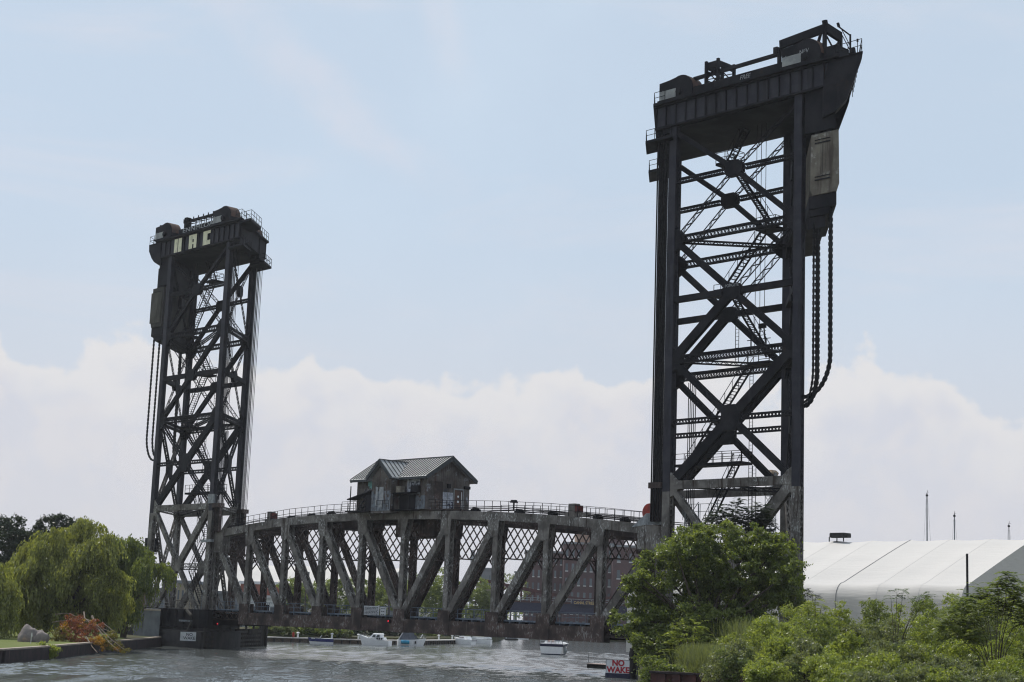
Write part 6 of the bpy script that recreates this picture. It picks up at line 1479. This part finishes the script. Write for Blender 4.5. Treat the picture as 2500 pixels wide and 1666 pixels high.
def mast(label, px, D, ytop, r=.11):
    t = PX(px, D, py=ytop); root = thing('boat_mast', label, 'mast', (t.x, t.y, 1.2), group='sailboat masts behind the tent'); h = t.z-1.2; m = MB(); m.tube([(0, 0, 0), (-.05, 0, h*.5), (0, 0, h)], [r, r*.9, r*.7], 6); lpart(m, 'spar', 'galv', root)
    m = MB(); m.bar((0, 0, h), (.12, 0, h+.5), .05); m.bar((-.1, 0, h+.05), (.35, 0, h+.1), .04); m.box(-.15, .15, -.15, .15, h-.5, h-.2); lpart(m, 'wind_vane', 'black', root)
    m = MB()
    for s in (-1, 1): m.tube([RIGHT*s*.15+Vector((0, 0, h-1)), RIGHT*s*.5+Vector((0, 0, h*.75)), RIGHT*s*1.9], .018, 3)
    lpart(m, 'stay', 'galv', root)
mast('tallest of the masts sticking up behind the white tent', 2263, 275, 1205, .15); mast('middle mast behind the white tent', 2330, 278, 1255, .14); mast('shortest mast near the right edge behind the tent', 2463, 280, 1280, .11)
def pole(name, label, cat, px, D, ytop, r, mt, zb=1.2):
    t = PX(px, D, py=ytop); m = MB(); m.tube([(0, 0, 0), (0, 0, t.z-zb)], r, 8); m.tube([(0, 0, t.z-zb), (0, 0, t.z-zb+.1)], [r*1.3, r*.6], 8); o = m.build(name, mt); o.location = (t.x, t.y, zb); return tag(o, label, cat)
pole('steel_pole', 'black pole standing in front of the white tent', 'pole', 2361, 132, 1355, .095, 'rubber')
pole('steel_pole', 'leaning dark pole behind the span near the middle', 'pole', 953, 330, 1412, .22, 'rusty')
def lattice_mast():
    t = PX(1882, 300, py=1150); root = thing('lattice_mast', 'slender lattice mast with tan cabin on top, behind the right tower', 'mast', (t.x, t.y, 1.2)); h = t.z-1.2; m = MB(); w = .7
    for i in (-w, w):
        for j in (-w, w): m.bar((i, j, 0), (i, j, h), .1)
    k = 0
    while k < h-1.6:
        for a, b in (((-w, -w), (w, -w)), ((w, -w), (w, w)), ((w, w), (-w, w)), ((-w, w), (-w, -w))): m.bar((*a, k), (*b, k+1.5), .05); m.bar((*b, k), (*a, k+1.5), .05); m.bar((*a, k), (*b, k), .05)
        k += 1.5
    lpart(m, 'mast_frame', 'galv', root)
    m = MB(); m.hexa([(-.5, -.5, h-2.2), (.5, -.5, h-2.2), (.5, .5, h-2.2), (-.5, .5, h-2.2), (-1.05, -1.05, h-.4), (1.05, -1.05, h-.4), (1.05, 1.05, h-.4), (-1.05, 1.05, h-.4)]); m.hexa([(-1.05, -1.05, h-.39), (1.05, -1.05, h-.39), (1.05, 1.05, h-.39), (-1.05, 1.05, h-.39), (-.7, -.7, h+.1), (.7, -.7, h+.1), (.7, .7, h+.1), (-.7, .7, h+.1)]); cb = lpart(m, 'cabin', 'oldwood', root)
    m = MB(); m.box(-.4, .4, -1.10, 1.10, h-.95, h-.35); m.box(-1.1, 1.1, -.4, .4, h-.95, h-.35); lpart(m, 'window', 'glass', cb)
lattice_mast()
pl = PX(741, 330, 1.2); root = thing('sign_post', 'grey box sign on a post behind the left half of the span', 'sign', pl); tz = PX(741, 330, py=1396).z-1.2; m = MB(); m.tube([(0, 0, 0), (0, 0, tz-1.2)], .12, 6); lpart(m, 'post', 'rusty', root); m = MB(); m.prism([-RIGHT*.5+Vector((0, 0, tz-1.2)), RIGHT*.5+Vector((0, 0, tz-1.2)), RIGHT*.5+Vector((0, 0, tz)), -RIGHT*.5+Vector((0, 0, tz))], YAW*.3); lpart(m, 'box', 'greywall', root)

# ------------------------------------------------------------------ air
def haze():
    m = MB(); m.box(-3400, 3400, -3400, 3400, -1.5, 72); o = m.build('haze', None); o['kind'] = 'stuff'
    mt = bpy.data.materials.new('thin_haze'); mt.use_nodes = True; nt = mt.node_tree
    for n in list(nt.nodes):
        if n.type == 'BSDF_PRINCIPLED': nt.nodes.remove(n)
    v = nt.nodes.new('ShaderNodeVolumePrincipled'); v.inputs['Color'].default_value = (.86, .89, .95, 1); v.inputs['Density'].default_value = HAZE; v.inputs['Anisotropy'].default_value = .3
    nt.links.new(v.outputs[0], nt.nodes['Material Output'].inputs['Volume']); o.data.materials.append(mt)
HAZE = .00011
haze()
